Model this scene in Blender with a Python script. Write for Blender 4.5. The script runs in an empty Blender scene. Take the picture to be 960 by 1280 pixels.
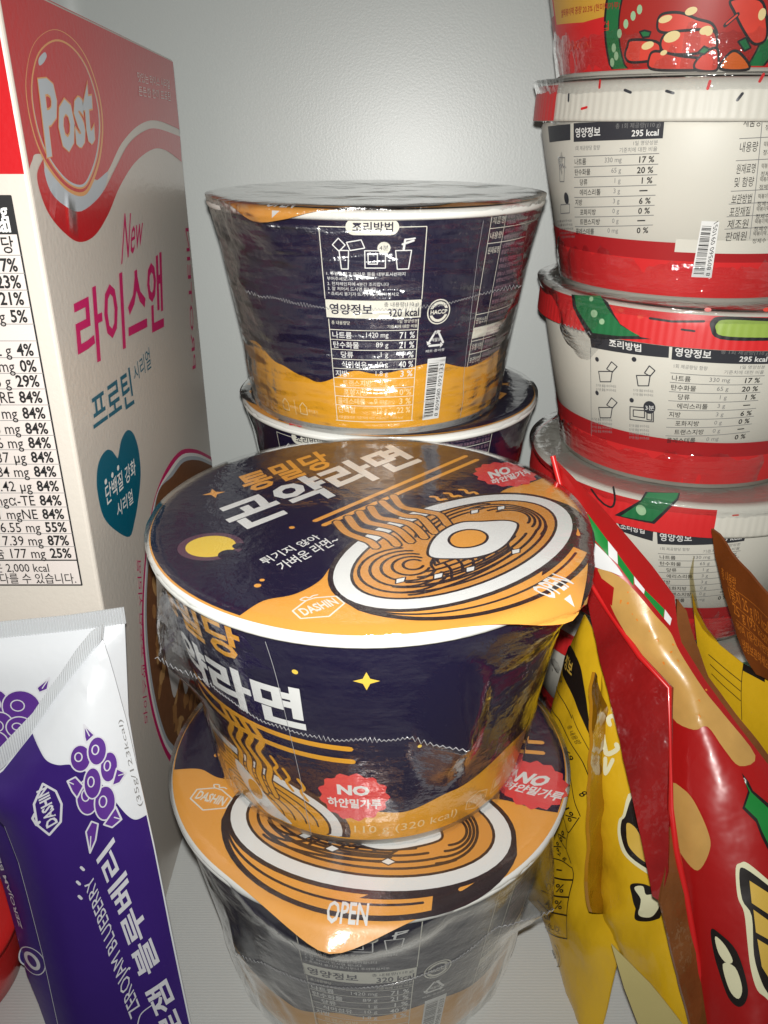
import bpy, bmesh, math, random
from mathutils import Vector, Matrix, noise
from mathutils.geometry import delaunay_2d_cdt
random.seed(7)
S = bpy.context.scene
COL = S.collection
sin, cos, pi, rad = math.sin, math.cos, math.pi, math.radians

# ------------------------------------------------------------------ camera, light, exposure
F, TH = 1024.3, 0.4442                   # focal length in photo pixels (960x1280), downward pitch
CT, ST = cos(TH), sin(TH)
CAMZ = 0.311                             # shelf floor is z = 0
cam = bpy.data.cameras.new('camera')
cam.sensor_fit = 'VERTICAL'; cam.sensor_height = 24.0
cam.lens = F / 1280 * 24.0
cam.clip_start = 0.01; cam.clip_end = 20
camo = bpy.data.objects.new('camera', cam); COL.objects.link(camo)
camo.location = (0, 0, CAMZ); camo.rotation_euler = (pi/2 - TH, 0, 0)
S.camera = camo
w = bpy.data.worlds.new('World'); S.world = w; w.use_nodes = True
bg = w.node_tree.nodes['Background']
bg.inputs[0].default_value = (0.86, 0.93, 0.92, 1); bg.inputs[1].default_value = 0.075
S.view_settings.view_transform = 'Standard'
S.view_settings.look = 'None'
S.view_settings.exposure = 0.0
S.view_settings.gamma = 1.0
S.render.engine = 'CYCLES'
S.cycles.max_bounces = 10; S.cycles.transparent_max_bounces = 24
S.cycles.glossy_bounces = 5; S.cycles.diffuse_bounces = 3
S.cycles.sample_clamp_indirect = 4.0
S.cycles.caustics_reflective = False
S.cycles.caustics_refractive = False
# the phone's flash, beside the lens
fl = bpy.data.lights.new('phone_flash', 'AREA'); fl.shape = 'DISK'; fl.size = 0.007
fl.energy = 0.83; fl.color = (1.0, 0.985, 0.94); fl.spread = rad(118)
flo = bpy.data.objects.new('phone_flash', fl); COL.objects.link(flo)
flo.location = (0.000, 0.002, CAMZ + 0.013); flo.rotation_euler = (pi/2 - TH + 0.10, 0, 0)

# ------------------------------------------------------------------ geometry of the picture
def ray(px, py):
    a = (px - 480) / F; u = -(py - 640) / F
    return Vector((a, CT + u*ST, -ST + u*CT))
CAM = Vector((0, 0, CAMZ))
def atY(px, py, Y):                      # the point of a sight line at distance Y
    d = ray(px, py); return CAM + d * (Y / d.y)
def atZ(px, py, Z):
    d = ray(px, py); return CAM + d * ((Z - CAMZ) / d.z)

# ------------------------------------------------------------------ materials
MATS = {}
def mat(name, col, rough=0.5, spec=0.5, metal=0.0, coat=0.0, bump=0.0, bscale=300, var=0.0, vscale=60, coat_rough=0.08, bdist=0.001):
    if name in MATS: return MATS[name]
    m = bpy.data.materials.new(name); m.use_nodes = True; MATS[name] = m
    nt = m.node_tree; b = nt.nodes['Principled BSDF']
    b.inputs['Base Color'].default_value = (*col, 1)
    b.inputs['Roughness'].default_value = rough
    b.inputs['Specular IOR Level'].default_value = spec
    b.inputs['Metallic'].default_value = metal
    b.inputs['Coat Weight'].default_value = coat
    b.inputs['Coat Roughness'].default_value = coat_rough
    tc = nt.nodes.new('ShaderNodeTexCoord')
    if bump:
        n = nt.nodes.new('ShaderNodeTexNoise'); n.inputs['Scale'].default_value = bscale; n.inputs['Detail'].default_value = 4
        bp = nt.nodes.new('ShaderNodeBump'); bp.inputs['Strength'].default_value = bump; bp.inputs['Distance'].default_value = bdist
        nt.links.new(tc.outputs['Object'], n.inputs['Vector']); nt.links.new(n.outputs[0], bp.inputs['Height'])
        nt.links.new(bp.outputs[0], b.inputs['Normal']); nt.links.new(bp.outputs[0], b.inputs['Coat Normal'])
    if var:
        n = nt.nodes.new('ShaderNodeTexNoise'); n.inputs['Scale'].default_value = vscale; n.inputs['Detail'].default_value = 5
        nt.links.new(tc.outputs['Object'], n.inputs['Vector'])
        mx = nt.nodes.new('ShaderNodeMix'); mx.data_type = 'RGBA'
        mx.inputs[6].default_value = (*[c*(1-var) for c in col], 1)
        mx.inputs[7].default_value = (*[min(1, c*(1+var)) for c in col], 1)
        nt.links.new(n.outputs[0], mx.inputs[0]); nt.links.new(mx.outputs[2], b.inputs['Base Color'])
    return m

def film_mat(name, tint=(0.975, 0.98, 0.985), base=0.015, rough=0.05, bump=0.25, bscale=120, gain=1.0, streak=True, tension=0.55, zsc=3.6, tdet=3):
    m = bpy.data.materials.new(name); m.use_nodes = True; MATS[name] = m
    nt = m.node_tree; nt.nodes.clear(); N = nt.nodes.new; L = nt.links.new
    out = N('ShaderNodeOutputMaterial'); mix = N('ShaderNodeMixShader'); tr = N('ShaderNodeBsdfTransparent'); gl = N('ShaderNodeBsdfGlossy')
    tr.inputs[0].default_value = (*tint, 1); gl.inputs['Roughness'].default_value = rough
    gl.inputs[0].default_value = (1, 1, 1, 1)
    fr = N('ShaderNodeFresnel'); geo = N('ShaderNodeNewGeometry'); io = N('ShaderNodeMapRange')   # a thin sheet: the same from both sides
    io.inputs[3].default_value = 1.5; io.inputs[4].default_value = 1/1.5
    L_ = nt.links.new; L_(geo.outputs['Backfacing'], io.inputs[0]); L_(io.outputs[0], fr.inputs[0])
    mu = N('ShaderNodeMath'); mu.operation = 'MULTIPLY_ADD'; mu.inputs[1].default_value = gain; mu.inputs[2].default_value = base; mu.use_clamp = True
    tc = N('ShaderNodeTexCoord'); mp = N('ShaderNodeMapping'); n1 = N('ShaderNodeTexNoise'); bp = N('ShaderNodeBump')
    mp.inputs['Scale'].default_value = (1, 1, 0.8 if streak else 1)
    n1.inputs['Scale'].default_value = bscale; n1.inputs['Detail'].default_value = 5; n1.inputs['Roughness'].default_value = 0.6
    bp.inputs['Strength'].default_value = bump; bp.inputs['Distance'].default_value = 0.002
    mp2 = N('ShaderNodeMapping'); mp2.inputs['Scale'].default_value = (0.55, 0.55, zsc); n2 = N('ShaderNodeTexNoise'); n2.inputs['Scale'].default_value = bscale; n2.inputs['Detail'].default_value = tdet
    ma = N('ShaderNodeMath'); ma.operation = 'MULTIPLY_ADD'; ma.inputs[1].default_value = tension
    L(tc.outputs['Object'], mp.inputs[0]); L(mp.outputs[0], n1.inputs['Vector']); L(tc.outputs['Object'], mp2.inputs[0]); L(mp2.outputs[0], n2.inputs['Vector'])
    L(n2.outputs[0], ma.inputs[0]); L(n1.outputs[0], ma.inputs[2]); L(ma.outputs[0], bp.inputs['Height'])
    L(bp.outputs[0], gl.inputs['Normal']); L(bp.outputs[0], fr.inputs['Normal'])
    L(fr.outputs[0], mu.inputs[0]); L(mu.outputs[0], mix.inputs[0]); L(tr.outputs[0], mix.inputs[1]); L(gl.outputs[0], mix.inputs[2])
    L(mix.outputs[0], out.inputs[0])
    return m

NAVY = mat('navy_print', (0.0085, 0.0060, 0.028), 0.5, spec=0.25, bump=0.03)
ORANGE = mat('orange_print', (0.78, 0.345, 0.060), 0.42, bump=0.03, var=0.05)
AMBER = mat('amber_print', (0.72, 0.33, 0.018), 0.42, bump=0.03, var=0.06)
BROWN = mat('dark_brown_print', (0.045, 0.018, 0.016), 0.45)
PWHITE = mat('white_print', (0.74, 0.74, 0.72), 0.5)
CREAM = mat('cream_print', (0.72, 0.70, 0.60), 0.5)
FAINT = mat('thin_orange_white_print', (0.80, 0.62, 0.33), 0.5)
PAPER = mat('white_paper', (0.72, 0.72, 0.68), 0.6, bump=0.05)
YELLOW = mat('yellow_print', (0.80, 0.55, 0.07), 0.45)
REDB = mat('red_badge_print', (0.72, 0.055, 0.060), 0.45)
BLACKP = mat('black_print', (0.012, 0.012, 0.013), 0.5)
GREYP = mat('grey_print', (0.20, 0.20, 0.20), 0.5)
NOODLE = mat('noodle_orange_print', (0.62, 0.27, 0.055), 0.45)

# ------------------------------------------------------------------ objects
def link(o, parent=None):
    COL.objects.link(o)
    if parent is not None: o.parent = parent
    return o
def tag(o, label=None, cat=None, group=None, kind=None):
    if label: o['label'] = label
    if cat: o['category'] = cat
    if group: o['group'] = group
    if kind: o['kind'] = kind
    return o
def empty(name, loc=(0, 0, 0), rz=0.0):
    o = bpy.data.objects.new(name, None); o.location = loc; o.rotation_euler = (0, 0, rz); o.empty_display_size = 0.01
    COL.objects.link(o); return o
def mesh(name, verts, faces, mats, parent=None, midx=None, smooth=False):
    me = bpy.data.meshes.new(name); me.from_pydata([tuple(v) for v in verts], [], faces)
    for m in (mats if isinstance(mats, (list, tuple)) else [mats]): me.materials.append(m)
    if midx: me.polygons.foreach_set('material_index', midx)
    if smooth: me.polygons.foreach_set('use_smooth', [True]*len(me.polygons))
    me.update()
    return link(bpy.data.objects.new(name, me), parent)
def lathe(name, prof, m, parent=None, n=96, smooth=True, wob=None, close=True):
    vs, fs = [], []
    for (r, z) in prof:
        for k in range(n):
            a = 2*pi*k/n
            rr = r + (wob(a, r, z) if wob else 0)
            vs.append((rr*sin(a), -rr*cos(a), z))
    for i in range(len(prof)-1):
        for k in range(n):
            k2 = (k+1) % n
            fs.append((i*n+k, i*n+k2, (i+1)*n+k2, (i+1)*n+k))
    return mesh(name, vs, fs, m, parent, smooth=smooth)
def tube(name, pts, r, m, parent=None, n=5):
    vs, fs = [], []
    P = [Vector(p) for p in pts]
    for i, p in enumerate(P):
        t = (P[min(i+1, len(P)-1)] - P[max(i-1, 0)]).normalized()
        a = t.orthogonal().normalized(); b = t.cross(a)
        for k in range(n):
            an = 2*pi*k/n; vs.append(p + (a*cos(an) + b*sin(an))*r)
    for i in range(len(P)-1):
        for k in range(n):
            k2 = (k+1) % n; fs.append((i*n+k, i*n+k2, (i+1)*n+k2, (i+1)*n+k))
    return mesh(name, vs, fs, m, parent, smooth=True)
def copy_tree(o, parent=None):
    c = o.copy(); COL.objects.link(c); c.parent = parent
    for ch in list(o.children): copy_tree(ch, c)
    return c

# ------------------------------------------------------------------ flat print: 2D art laid onto a surface
_glyph = {}
def glyphs(s, bold=0.0, shear=0.0, res=2, spacing=1.0):
    key = (s, bold, shear, res, spacing)
    if key in _glyph: return _glyph[key]
    c = bpy.data.curves.new('t', 'FONT'); c.body = s; c.offset = bold; c.resolution_u = res; c.shear = shear; c.space_character = spacing
    o = bpy.data.objects.new('t', c); COL.objects.link(o)
    me = bpy.data.meshes.new_from_object(o)
    me.calc_loop_triangles()
    vs = [(v.co.x, v.co.y) for v in me.vertices]
    fs = [tuple(t.vertices) for t in me.loop_triangles]
    bpy.data.objects.remove(o); bpy.data.curves.remove(c); bpy.data.meshes.remove(me)
    # drop double vertices' zero triangles
    out = []
    for f in fs:
        a, b, d = (vs[i] for i in f)
        ar = (b[0]-a[0])*(d[1]-a[1]) - (b[1]-a[1])*(d[0]-a[0])
        if abs(ar) > 1e-9: out.append(f if ar > 0 else (f[0], f[2], f[1]))
    xs = [v[0] for v in vs] or [0, 1]; ys = [v[1] for v in vs] or [0, 1]
    g = (vs, out, min(xs), max(xs), min(ys), max(ys))
    _glyph[key] = g
    return g

def catmull(pts, n=6, closed=False):
    P = [Vector((p[0], p[1])) for p in pts]; out = []
    N = len(P); rng = range(N if closed else N-1)
    for i in rng:
        if closed: p0, p1, p2, p3 = P[(i-1) % N], P[i], P[(i+1) % N], P[(i+2) % N]
        else: p0, p1, p2, p3 = P[max(i-1, 0)], P[i], P[i+1], P[min(i+2, N-1)]
        for k in range(n):
            t = k/n
            q = 0.5*((2*p1) + (p2-p0)*t + (2*p0-5*p1+4*p2-p3)*t*t + (3*p1-p0-3*p2+p3)*t**3)
            out.append((q.x, q.y))
    if not closed: out.append((P[-1].x, P[-1].y))
    return out

def split(vs, fs, L):
    """cut triangles until no edge is longer than L, so print follows a curved surface"""
    vs = list(vs); cache = {}; out = []; todo = list(fs)
    def mid(i, j):
        k = (min(i, j), max(i, j))
        if k not in cache: cache[k] = len(vs); vs.append(((vs[i][0]+vs[j][0])/2, (vs[i][1]+vs[j][1])/2))
        return cache[k]
    while todo:
        a, b, c = todo.pop()
        d = [math.dist(vs[a], vs[b]), math.dist(vs[b], vs[c]), math.dist(vs[c], vs[a])]; m = max(d)
        if m <= L: out.append((a, b, c)); continue
        if d[0] == m: k = mid(a, b); todo += [(a, k, c), (k, b, c)]
        elif d[1] == m: k = mid(b, c); todo += [(a, b, k), (a, k, c)]
        else: k = mid(c, a); todo += [(a, b, k), (k, b, c)]
    return vs, out

class Art:
    """Ordered flat shapes in surface coordinates (mm); later shapes cover earlier ones."""
    def __init__(s, surf): s.surf = surf; s.shapes = []; s.texts = []
    def P(s, p): return s.surf.uv(*p)                  # photo pixel -> surface mm
    def poly(s, pts, m): s.shapes.append(([list(pts)], m)); return s
    def smooth(s, pts, m, n=6): return s.poly(catmull(pts, n, True), m)
    def ell(s, c, rx, ry, m, rot=0, n=28):
        cr, sr = cos(rot), sin(rot)
        return s.poly([(c[0]+rx*cos(a)*cr-ry*sin(a)*sr, c[1]+rx*cos(a)*sr+ry*sin(a)*cr) for a in [2*pi*k/n for k in range(n)]], m)
    def star(s, c, R, r, k, m, rot=0):
        return s.poly([(c[0]+(R if i % 2 == 0 else r)*cos(rot+pi*i/k), c[1]+(R if i % 2 == 0 else r)*sin(rot+pi*i/k)) for i in range(2*k)], m)
    def stroke(s, pts, wd, m, closed=False, cap=True, taper=None):
        P = [Vector(p) for p in pts]
        if closed: P.append(P[0])
        fs = []
        for i in range(len(P)-1):
            a, b = P[i], P[i+1]; d = b-a
            if d.length < 1e-6: continue
            n = Vector((-d.y, d.x)).normalized()*wd/2
            fs.append([tuple(a+n), tuple(a-n), tuple(b-n), tuple(b+n)])
        js = P if (cap or closed) else P[1:-1]
        if wd > 0.35:
            for p in js:
                fs.append([(p.x+wd/2*cos(k*pi/3), p.y+wd/2*sin(k*pi/3)) for k in range(6)])
        s.shapes.append((fs, m)); return s
    def lines(s, segs, wd, m):
        for a, b in segs: s.stroke([a, b], wd, m, cap=False)
    def text_quad(s, t, q, m, bold=0.0, shear=0.0, grid=None, spacing=1.0, res=2):
        """q = bl, br, tr, tl in surface mm; the text's box fills it"""
        vs, fs, x0, x1, y0, y1 = glyphs(t, bold, shear, res, spacing)
        bl, br, tr, tl = [Vector(p) for p in q]
        def f(v):
            a = (v[0]-x0)/max(x1-x0, 1e-6); b = (v[1]-y0)/max(y1-y0, 1e-6)
            p = bl*(1-a)*(1-b) + br*a*(1-b) + tr*a*b + tl*(1-a)*b
            return (p.x, p.y)
        s.texts.append(([f(v) for v in vs], fs, m, grid)); return s
    def pquad(s, t, q, m, **k): return s.text_quad(t, [s.P(p) for p in q], m, **k)
    def build(s, name, parent, grid=None, off=0.00012, label=None, eps=1e-4):
        V, Fc, MI, mats = [], [], [], []
        def mi(m):
            if m not in mats: mats.append(m)
            return mats.index(m)
        def gridded(pieces, g):
            vin, fin, own = [], [], []
            for si, (faces, m) in enumerate(pieces):
                for f in faces:
                    ar = sum(f[i-1][0]*f[i][1]-f[i][0]*f[i-1][1] for i in range(len(f)))
                    if abs(ar) < 1e-7: continue
                    if ar < 0: f = list(reversed(f))
                    b = len(vin); vin += [Vector(p) for p in f]; fin.append(list(range(b, b+len(f)))); own.append(si)
            ein = []
            if g:
                gu, gv = g
                xs = [v.x for v in vin]; ys = [v.y for v in vin]
                x0, x1, y0, y1 = min(xs)-.5, max(xs)+.5, min(ys)-.5, max(ys)+.5
                if gu:
                    k = math.ceil(x0/gu)
                    while k*gu < x1:
                        b = len(vin); vin += [Vector((k*gu+.0137, y0)), Vector((k*gu+.0137, y1))]; ein.append((b, b+1)); k += 1
                if gv:
                    k = math.ceil(y0/gv)
                    while k*gv < y1:
                        b = len(vin); vin += [Vector((x0, k*gv+.0171)), Vector((x1, k*gv+.0171))]; ein.append((b, b+1)); k += 1
            vo, eo, fo, ov, oe, of = delaunay_2d_cdt(vin, ein, fin, 0, eps)
            res = []
            for f, o in zip(fo, of):
                if o:
                    res.append((f, pieces[max(own[i] for i in o)][1]))
            return vo, res
        if s.shapes:
            vo, res = gridded(s.shapes, grid)
            b = len(V); V += [s.surf.map(v.x, v.y, off) for v in vo]
            for f, m in res: Fc.append(tuple(b+i for i in f)); MI.append(mi(m))
        for ti, (vs, fs, m, g) in enumerate(s.texts):
            toff = off + (0.00028 if grid and grid[1] and grid[1] > 2.9 and grid[0] > 1 else 0.00008) + 0.00003*(ti % 4)
            L_ = 2.6 if grid else 1e9
            if g: L_ = g[0]*1.6
            if g is False: L_ = 1e9 if not grid else 4.0
            vs, fs = split(vs, fs, L_)
            b = len(V); V += [s.surf.map(v[0], v[1], toff) for v in vs]
            for f in fs: Fc.append(tuple(b+i for i in f)); MI.append(mi(m))
        # drop unused vertices
        used = sorted({i for f in Fc for i in f}); re = {j: i for i, j in enumerate(used)}
        V = [V[i] for i in used]; Fc = [tuple(re[i] for i in f) for f in Fc]
        if s.surf.flip: Fc = [tuple(reversed(f)) for f in Fc]
        o = mesh(name, V, Fc, mats, parent, MI, smooth=True)
        if label: o['label'] = label
        return o

class Box2:
    """a rectangular field on a surface given by its four corners (bl, br, tr, tl in mm)"""
    def __init__(s, art, q): s.a = art; s.q = [Vector(p) for p in q]
    def at(s, x, y):
        bl, br, tr, tl = s.q
        p = bl*(1-x)*(1-y) + br*x*(1-y) + tr*x*y + tl*(1-x)*y
        return (p.x, p.y)
    def asp(s): return ((s.q[1]-s.q[0]).length + (s.q[2]-s.q[3]).length) / ((s.q[3]-s.q[0]).length + (s.q[2]-s.q[1]).length)
    def rect(s, x0, y0, x1, y1, m): s.a.poly([s.at(x0, y0), s.at(x1, y0), s.at(x1, y1), s.at(x0, y1)], m)
    def line(s, x0, y0, x1, y1, wd, m): s.a.stroke([s.at(x0, y0), s.at(x1, y1)], wd, m, cap=False)
    def frame(s, wd, m): s.a.stroke([s.at(0, 0), s.at(1, 0), s.at(1, 1), s.at(0, 1)], wd, m, closed=True)
    def text(s, t, x, y0, y1, m, anchor='l', bold=0.0, sq=1.0, wmax=None, **k):
        vs, fs, a0, a1, b0, b1 = glyphs(t, bold, k.get('shear', 0), k.get('res', 2), k.get('spacing', 1.0))
        wd = (y1-y0)*(a1-a0)/max(b1-b0, 1e-6)/s.asp()*sq
        if wmax: wd = min(wd, wmax)
        x0 = x if anchor == 'l' else (x-wd if anchor == 'r' else x-wd/2)
        s.a.text_quad(t, [s.at(x0, y0), s.at(x0+wd, y0), s.at(x0+wd, y1), s.at(x0, y1)], m, bold=bold, grid=False, **k)

class ConeSurf:
    flip = False
    def __init__(s, rb, rt, H, loc=None, RM=0.065): s.rb, s.rt, s.H, s.RM, s.loc = rb, rt, H, RM, Vector(loc) if loc is not None else None
    def r(s, z): return s.rb + (s.rt-s.rb)*z/s.H
    def map(s, u, v, h):
        a = u/1000/s.RM; z = v/1000; r = s.r(z)+h
        return (r*sin(a), -r*cos(a), z)
    def uv(s, px, py):
        d = ray(px, py); o = CAM - s.loc; m = (s.rt-s.rb)/s.H
        A = d.x**2+d.y**2-(m*d.z)**2; b = 2*(o.x*d.x+o.y*d.y) - 2*(s.rb+m*o.z)*m*d.z; c = o.x**2+o.y**2-(s.rb+m*o.z)**2
        D = b*b-4*A*c
        if D < 0: raise ValueError('misses %s' % ((px, py),))
        t = (-b-math.sqrt(D))/(2*A); p = o+d*t
        return (math.atan2(p.x, -p.y)*s.RM*1000, p.z*1000)
class DiscSurf:
    """lid: flat inside radius R, folded down beyond it"""
    flip = False
    def __init__(s, R, alpha, loc=None): s.R, s.al, s.loc = R, alpha, Vector(loc) if loc is not None else None
    def map(s, u, v, h):
        x, y = u/1000, v/1000; r = math.hypot(x, y)
        if r <= s.R: return (x, y, h)
        e = r-s.R; a = s.al*min(1, e/0.007); rr = s.R+e*cos(a*.8)+h*sin(a); z = -e*sin(a*.8)+h*cos(a)
        return (x/r*rr, y/r*rr, z)
    def uv(s, px, py):
        p = atZ(px, py, s.loc.z) - s.loc
        return (p.x*1000, p.y*1000)
class PlaneSurf:
    """a flat or gently bulging panel through three points; u along a->b"""
    flip = False
    def __init__(s, a, b, c, bulge=None):
        s.o = Vector(a); s.U = (Vector(b)-s.o).normalized(); n = s.U.cross(Vector(c)-s.o).normalized()
        s.flip = False
        s.V = n.cross(s.U).normalized()
        if n.dot(CAM-s.o) < 0: s.N = -n; s.flip = True
        else: s.N = n
        s.bulge = bulge
    def map(s, u, v, h):
        b = s.bulge(u, v) if s.bulge else 0
        return s.o + s.U*(u/1000) + s.V*(v/1000) + s.N*(h+b)
    def uv(s, px, py):
        d = ray(px, py); t = (s.o-CAM).dot(s.N)/d.dot(s.N); p = CAM+d*t-s.o
        return (p.dot(s.U)*1000, p.dot(s.V)*1000)

def barcode(bx, x0, y0, x1, y1, m, seed=1, horiz=True, n=34):
    r = random.Random(seed); t = 0.0; ws = [r.choice((1, 1, 2, 3)) for _ in range(n*2)]; tot = sum(ws)
    for i, wv in enumerate(ws):
        if i % 2 == 0:
            a, b = t/tot, (t+wv)/tot
            if horiz: bx.rect(x0+(x1-x0)*a, y0, x0+(x1-x0)*b, y1, m)
            else: bx.rect(x0, y0+(y1-y0)*a, x1, y0+(y1-y0)*b, m)
        t += wv
# ================================================================== the fridge compartment
def wall_mat():
    m = mat('fridge_plastic', (0.50, 0.525, 0.515), 0.37, spec=0.58)
    nt = m.node_tree; b = nt.nodes['Principled BSDF']; N = nt.nodes.new; L = nt.links.new
    tc = [n for n in nt.nodes if n.type == 'TEX_COORD'][0]
    n1 = N('ShaderNodeTexNoise'); n1.inputs['Scale'].default_value = 850; n1.inputs['Detail'].default_value = 2
    n2 = N('ShaderNodeTexNoise'); n2.inputs['Scale'].default_value = 14; n2.inputs['Detail'].default_value = 3
    ad = N('ShaderNodeMath'); ad.operation = 'MULTIPLY_ADD'; ad.inputs[1].default_value = 1.0
    bp = N('ShaderNodeBump'); bp.inputs['Strength'].default_value = 0.075; bp.inputs['Distance'].default_value = 0.0007
    L(tc.outputs['Object'], n1.inputs['Vector']); L(tc.outputs['Object'], n2.inputs['Vector'])
    L(n2.outputs[0], ad.inputs[0]); L(n1.outputs[0], ad.inputs[2]); L(ad.outputs[0], bp.inputs['Height']); L(bp.outputs[0], b.inputs['Normal'])
    return m
WALLM = wall_mat()
def floor_mat():
    m = mat('fridge_shelf_plastic', (0.56, 0.575, 0.565), 0.45)
    nt = m.node_tree; b = nt.nodes['Principled BSDF']; N = nt.nodes.new; L = nt.links.new
    tc = [n for n in nt.nodes if n.type == 'TEX_COORD'][0]
    wv = N('ShaderNodeTexWave'); wv.inputs['Scale'].default_value = 260; wv.bands_direction = 'Y'; wv.inputs['Distortion'].default_value = 1.2
    bp = N('ShaderNodeBump'); bp.inputs['Strength'].default_value = 0.14; bp.inputs['Distance'].default_value = 0.0003
    L(tc.outputs['Object'], wv.inputs['Vector']); L(wv.outputs[0], bp.inputs['Height']); L(bp.outputs[0], b.inputs['Normal'])
    return m
FLOORM = floor_mat()
XL, XR, YB, ZT = -0.178, 0.235, 0.492, 0.56
def arcp(cx, cy, r, a0, a1, n=10): return [(cx+r*cos(rad(a0+(a1-a0)*k/n)), cy+r*sin(rad(a0+(a1-a0)*k/n))) for k in range(n+1)]
rc = 0.022
def strip(name, plan, thick_dir):
    vs, fs = [], []
    n = len(plan)
    for z in (0.001, ZT):
        for p in plan: vs.append((p[0], p[1], z))
    for i in range(n-1): fs.append((i, i+1, n+i+1, n+i))
    o = mesh(name, vs, fs, WALLM, smooth=True); tag(o, kind='structure')
    return o
wl = strip('fridge_back_wall', arcp(XL+rc, YB-rc, rc, 180, 90) + arcp(XR-rc, YB-rc, rc, 90, 0), 1)
wl.matrix_world = Matrix.Translation((0, YB, .3)) @ Matrix.Rotation(rad(-2.0), 4, 'Z') @ Matrix.Rotation(rad(-2.8), 4, 'X') @ Matrix.Translation((0, -YB, -.3))
o = mesh('fridge_side_wall', [(XL, 0.05, 0.001), (XL, YB-rc, 0.001), (XL, YB-rc, ZT), (XL, 0.05, ZT)], [(0, 1, 2, 3)], WALLM); tag(o, kind='structure')
o = mesh('fridge_side_wall', [(XR, YB-rc, 0.001), (XR, 0.05, 0.001), (XR, 0.05, ZT), (XR, YB-rc, ZT)], [(0, 1, 2, 3)], WALLM); tag(o, kind='structure')
o = mesh('shelf_floor', [(-0.3, 0.05, 0), (0.4, 0.05, 0), (0.4, 0.60, 0), (-0.3, 0.60, 0)], [(0, 1, 2, 3)], FLOORM); tag(o, kind='structure')
# ================================================================== instant noodle cups (dark blue and orange)
CH = 0.094
def z1(x, y): return (180+x/3.2, 530+y/3.2)
def z2(x, y): return (440+x/3.2, 530+y/3.2)
LA = (-0.0051, 0.2555, 0.188); LB = (-0.0053, 0.2447, 0.094); LC = (-0.0036, 0.3922, 0.2821); LD = (0.0028, 0.4074, 0.188)
FILM = film_mat('clear_shrink_film', bump=0.42, bscale=60, base=0.0, rough=0.07, gain=1.35, tension=0.3)
FILMC = film_mat('taut_rippled_film', bump=0.95, bscale=60, base=0.0, rough=0.22, gain=2.3, tension=4.2, zsc=2.3, tdet=1.5)
FILMB = film_mat('doubled_shrink_film', bump=0.45, bscale=50, base=0.03, rough=0.24, gain=2.0, tension=.2)
FILM_EDGE = mat('film_seal_edge', (0.30, 0.30, 0.31), 0.2, coat=1.0)
cone = ConeSurf(0.0575, 0.0725, CH, (LA[0], LA[1], LA[2]-CH))
D2U = 0.065*1000*pi/180                                    # mm of print per degree

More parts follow.
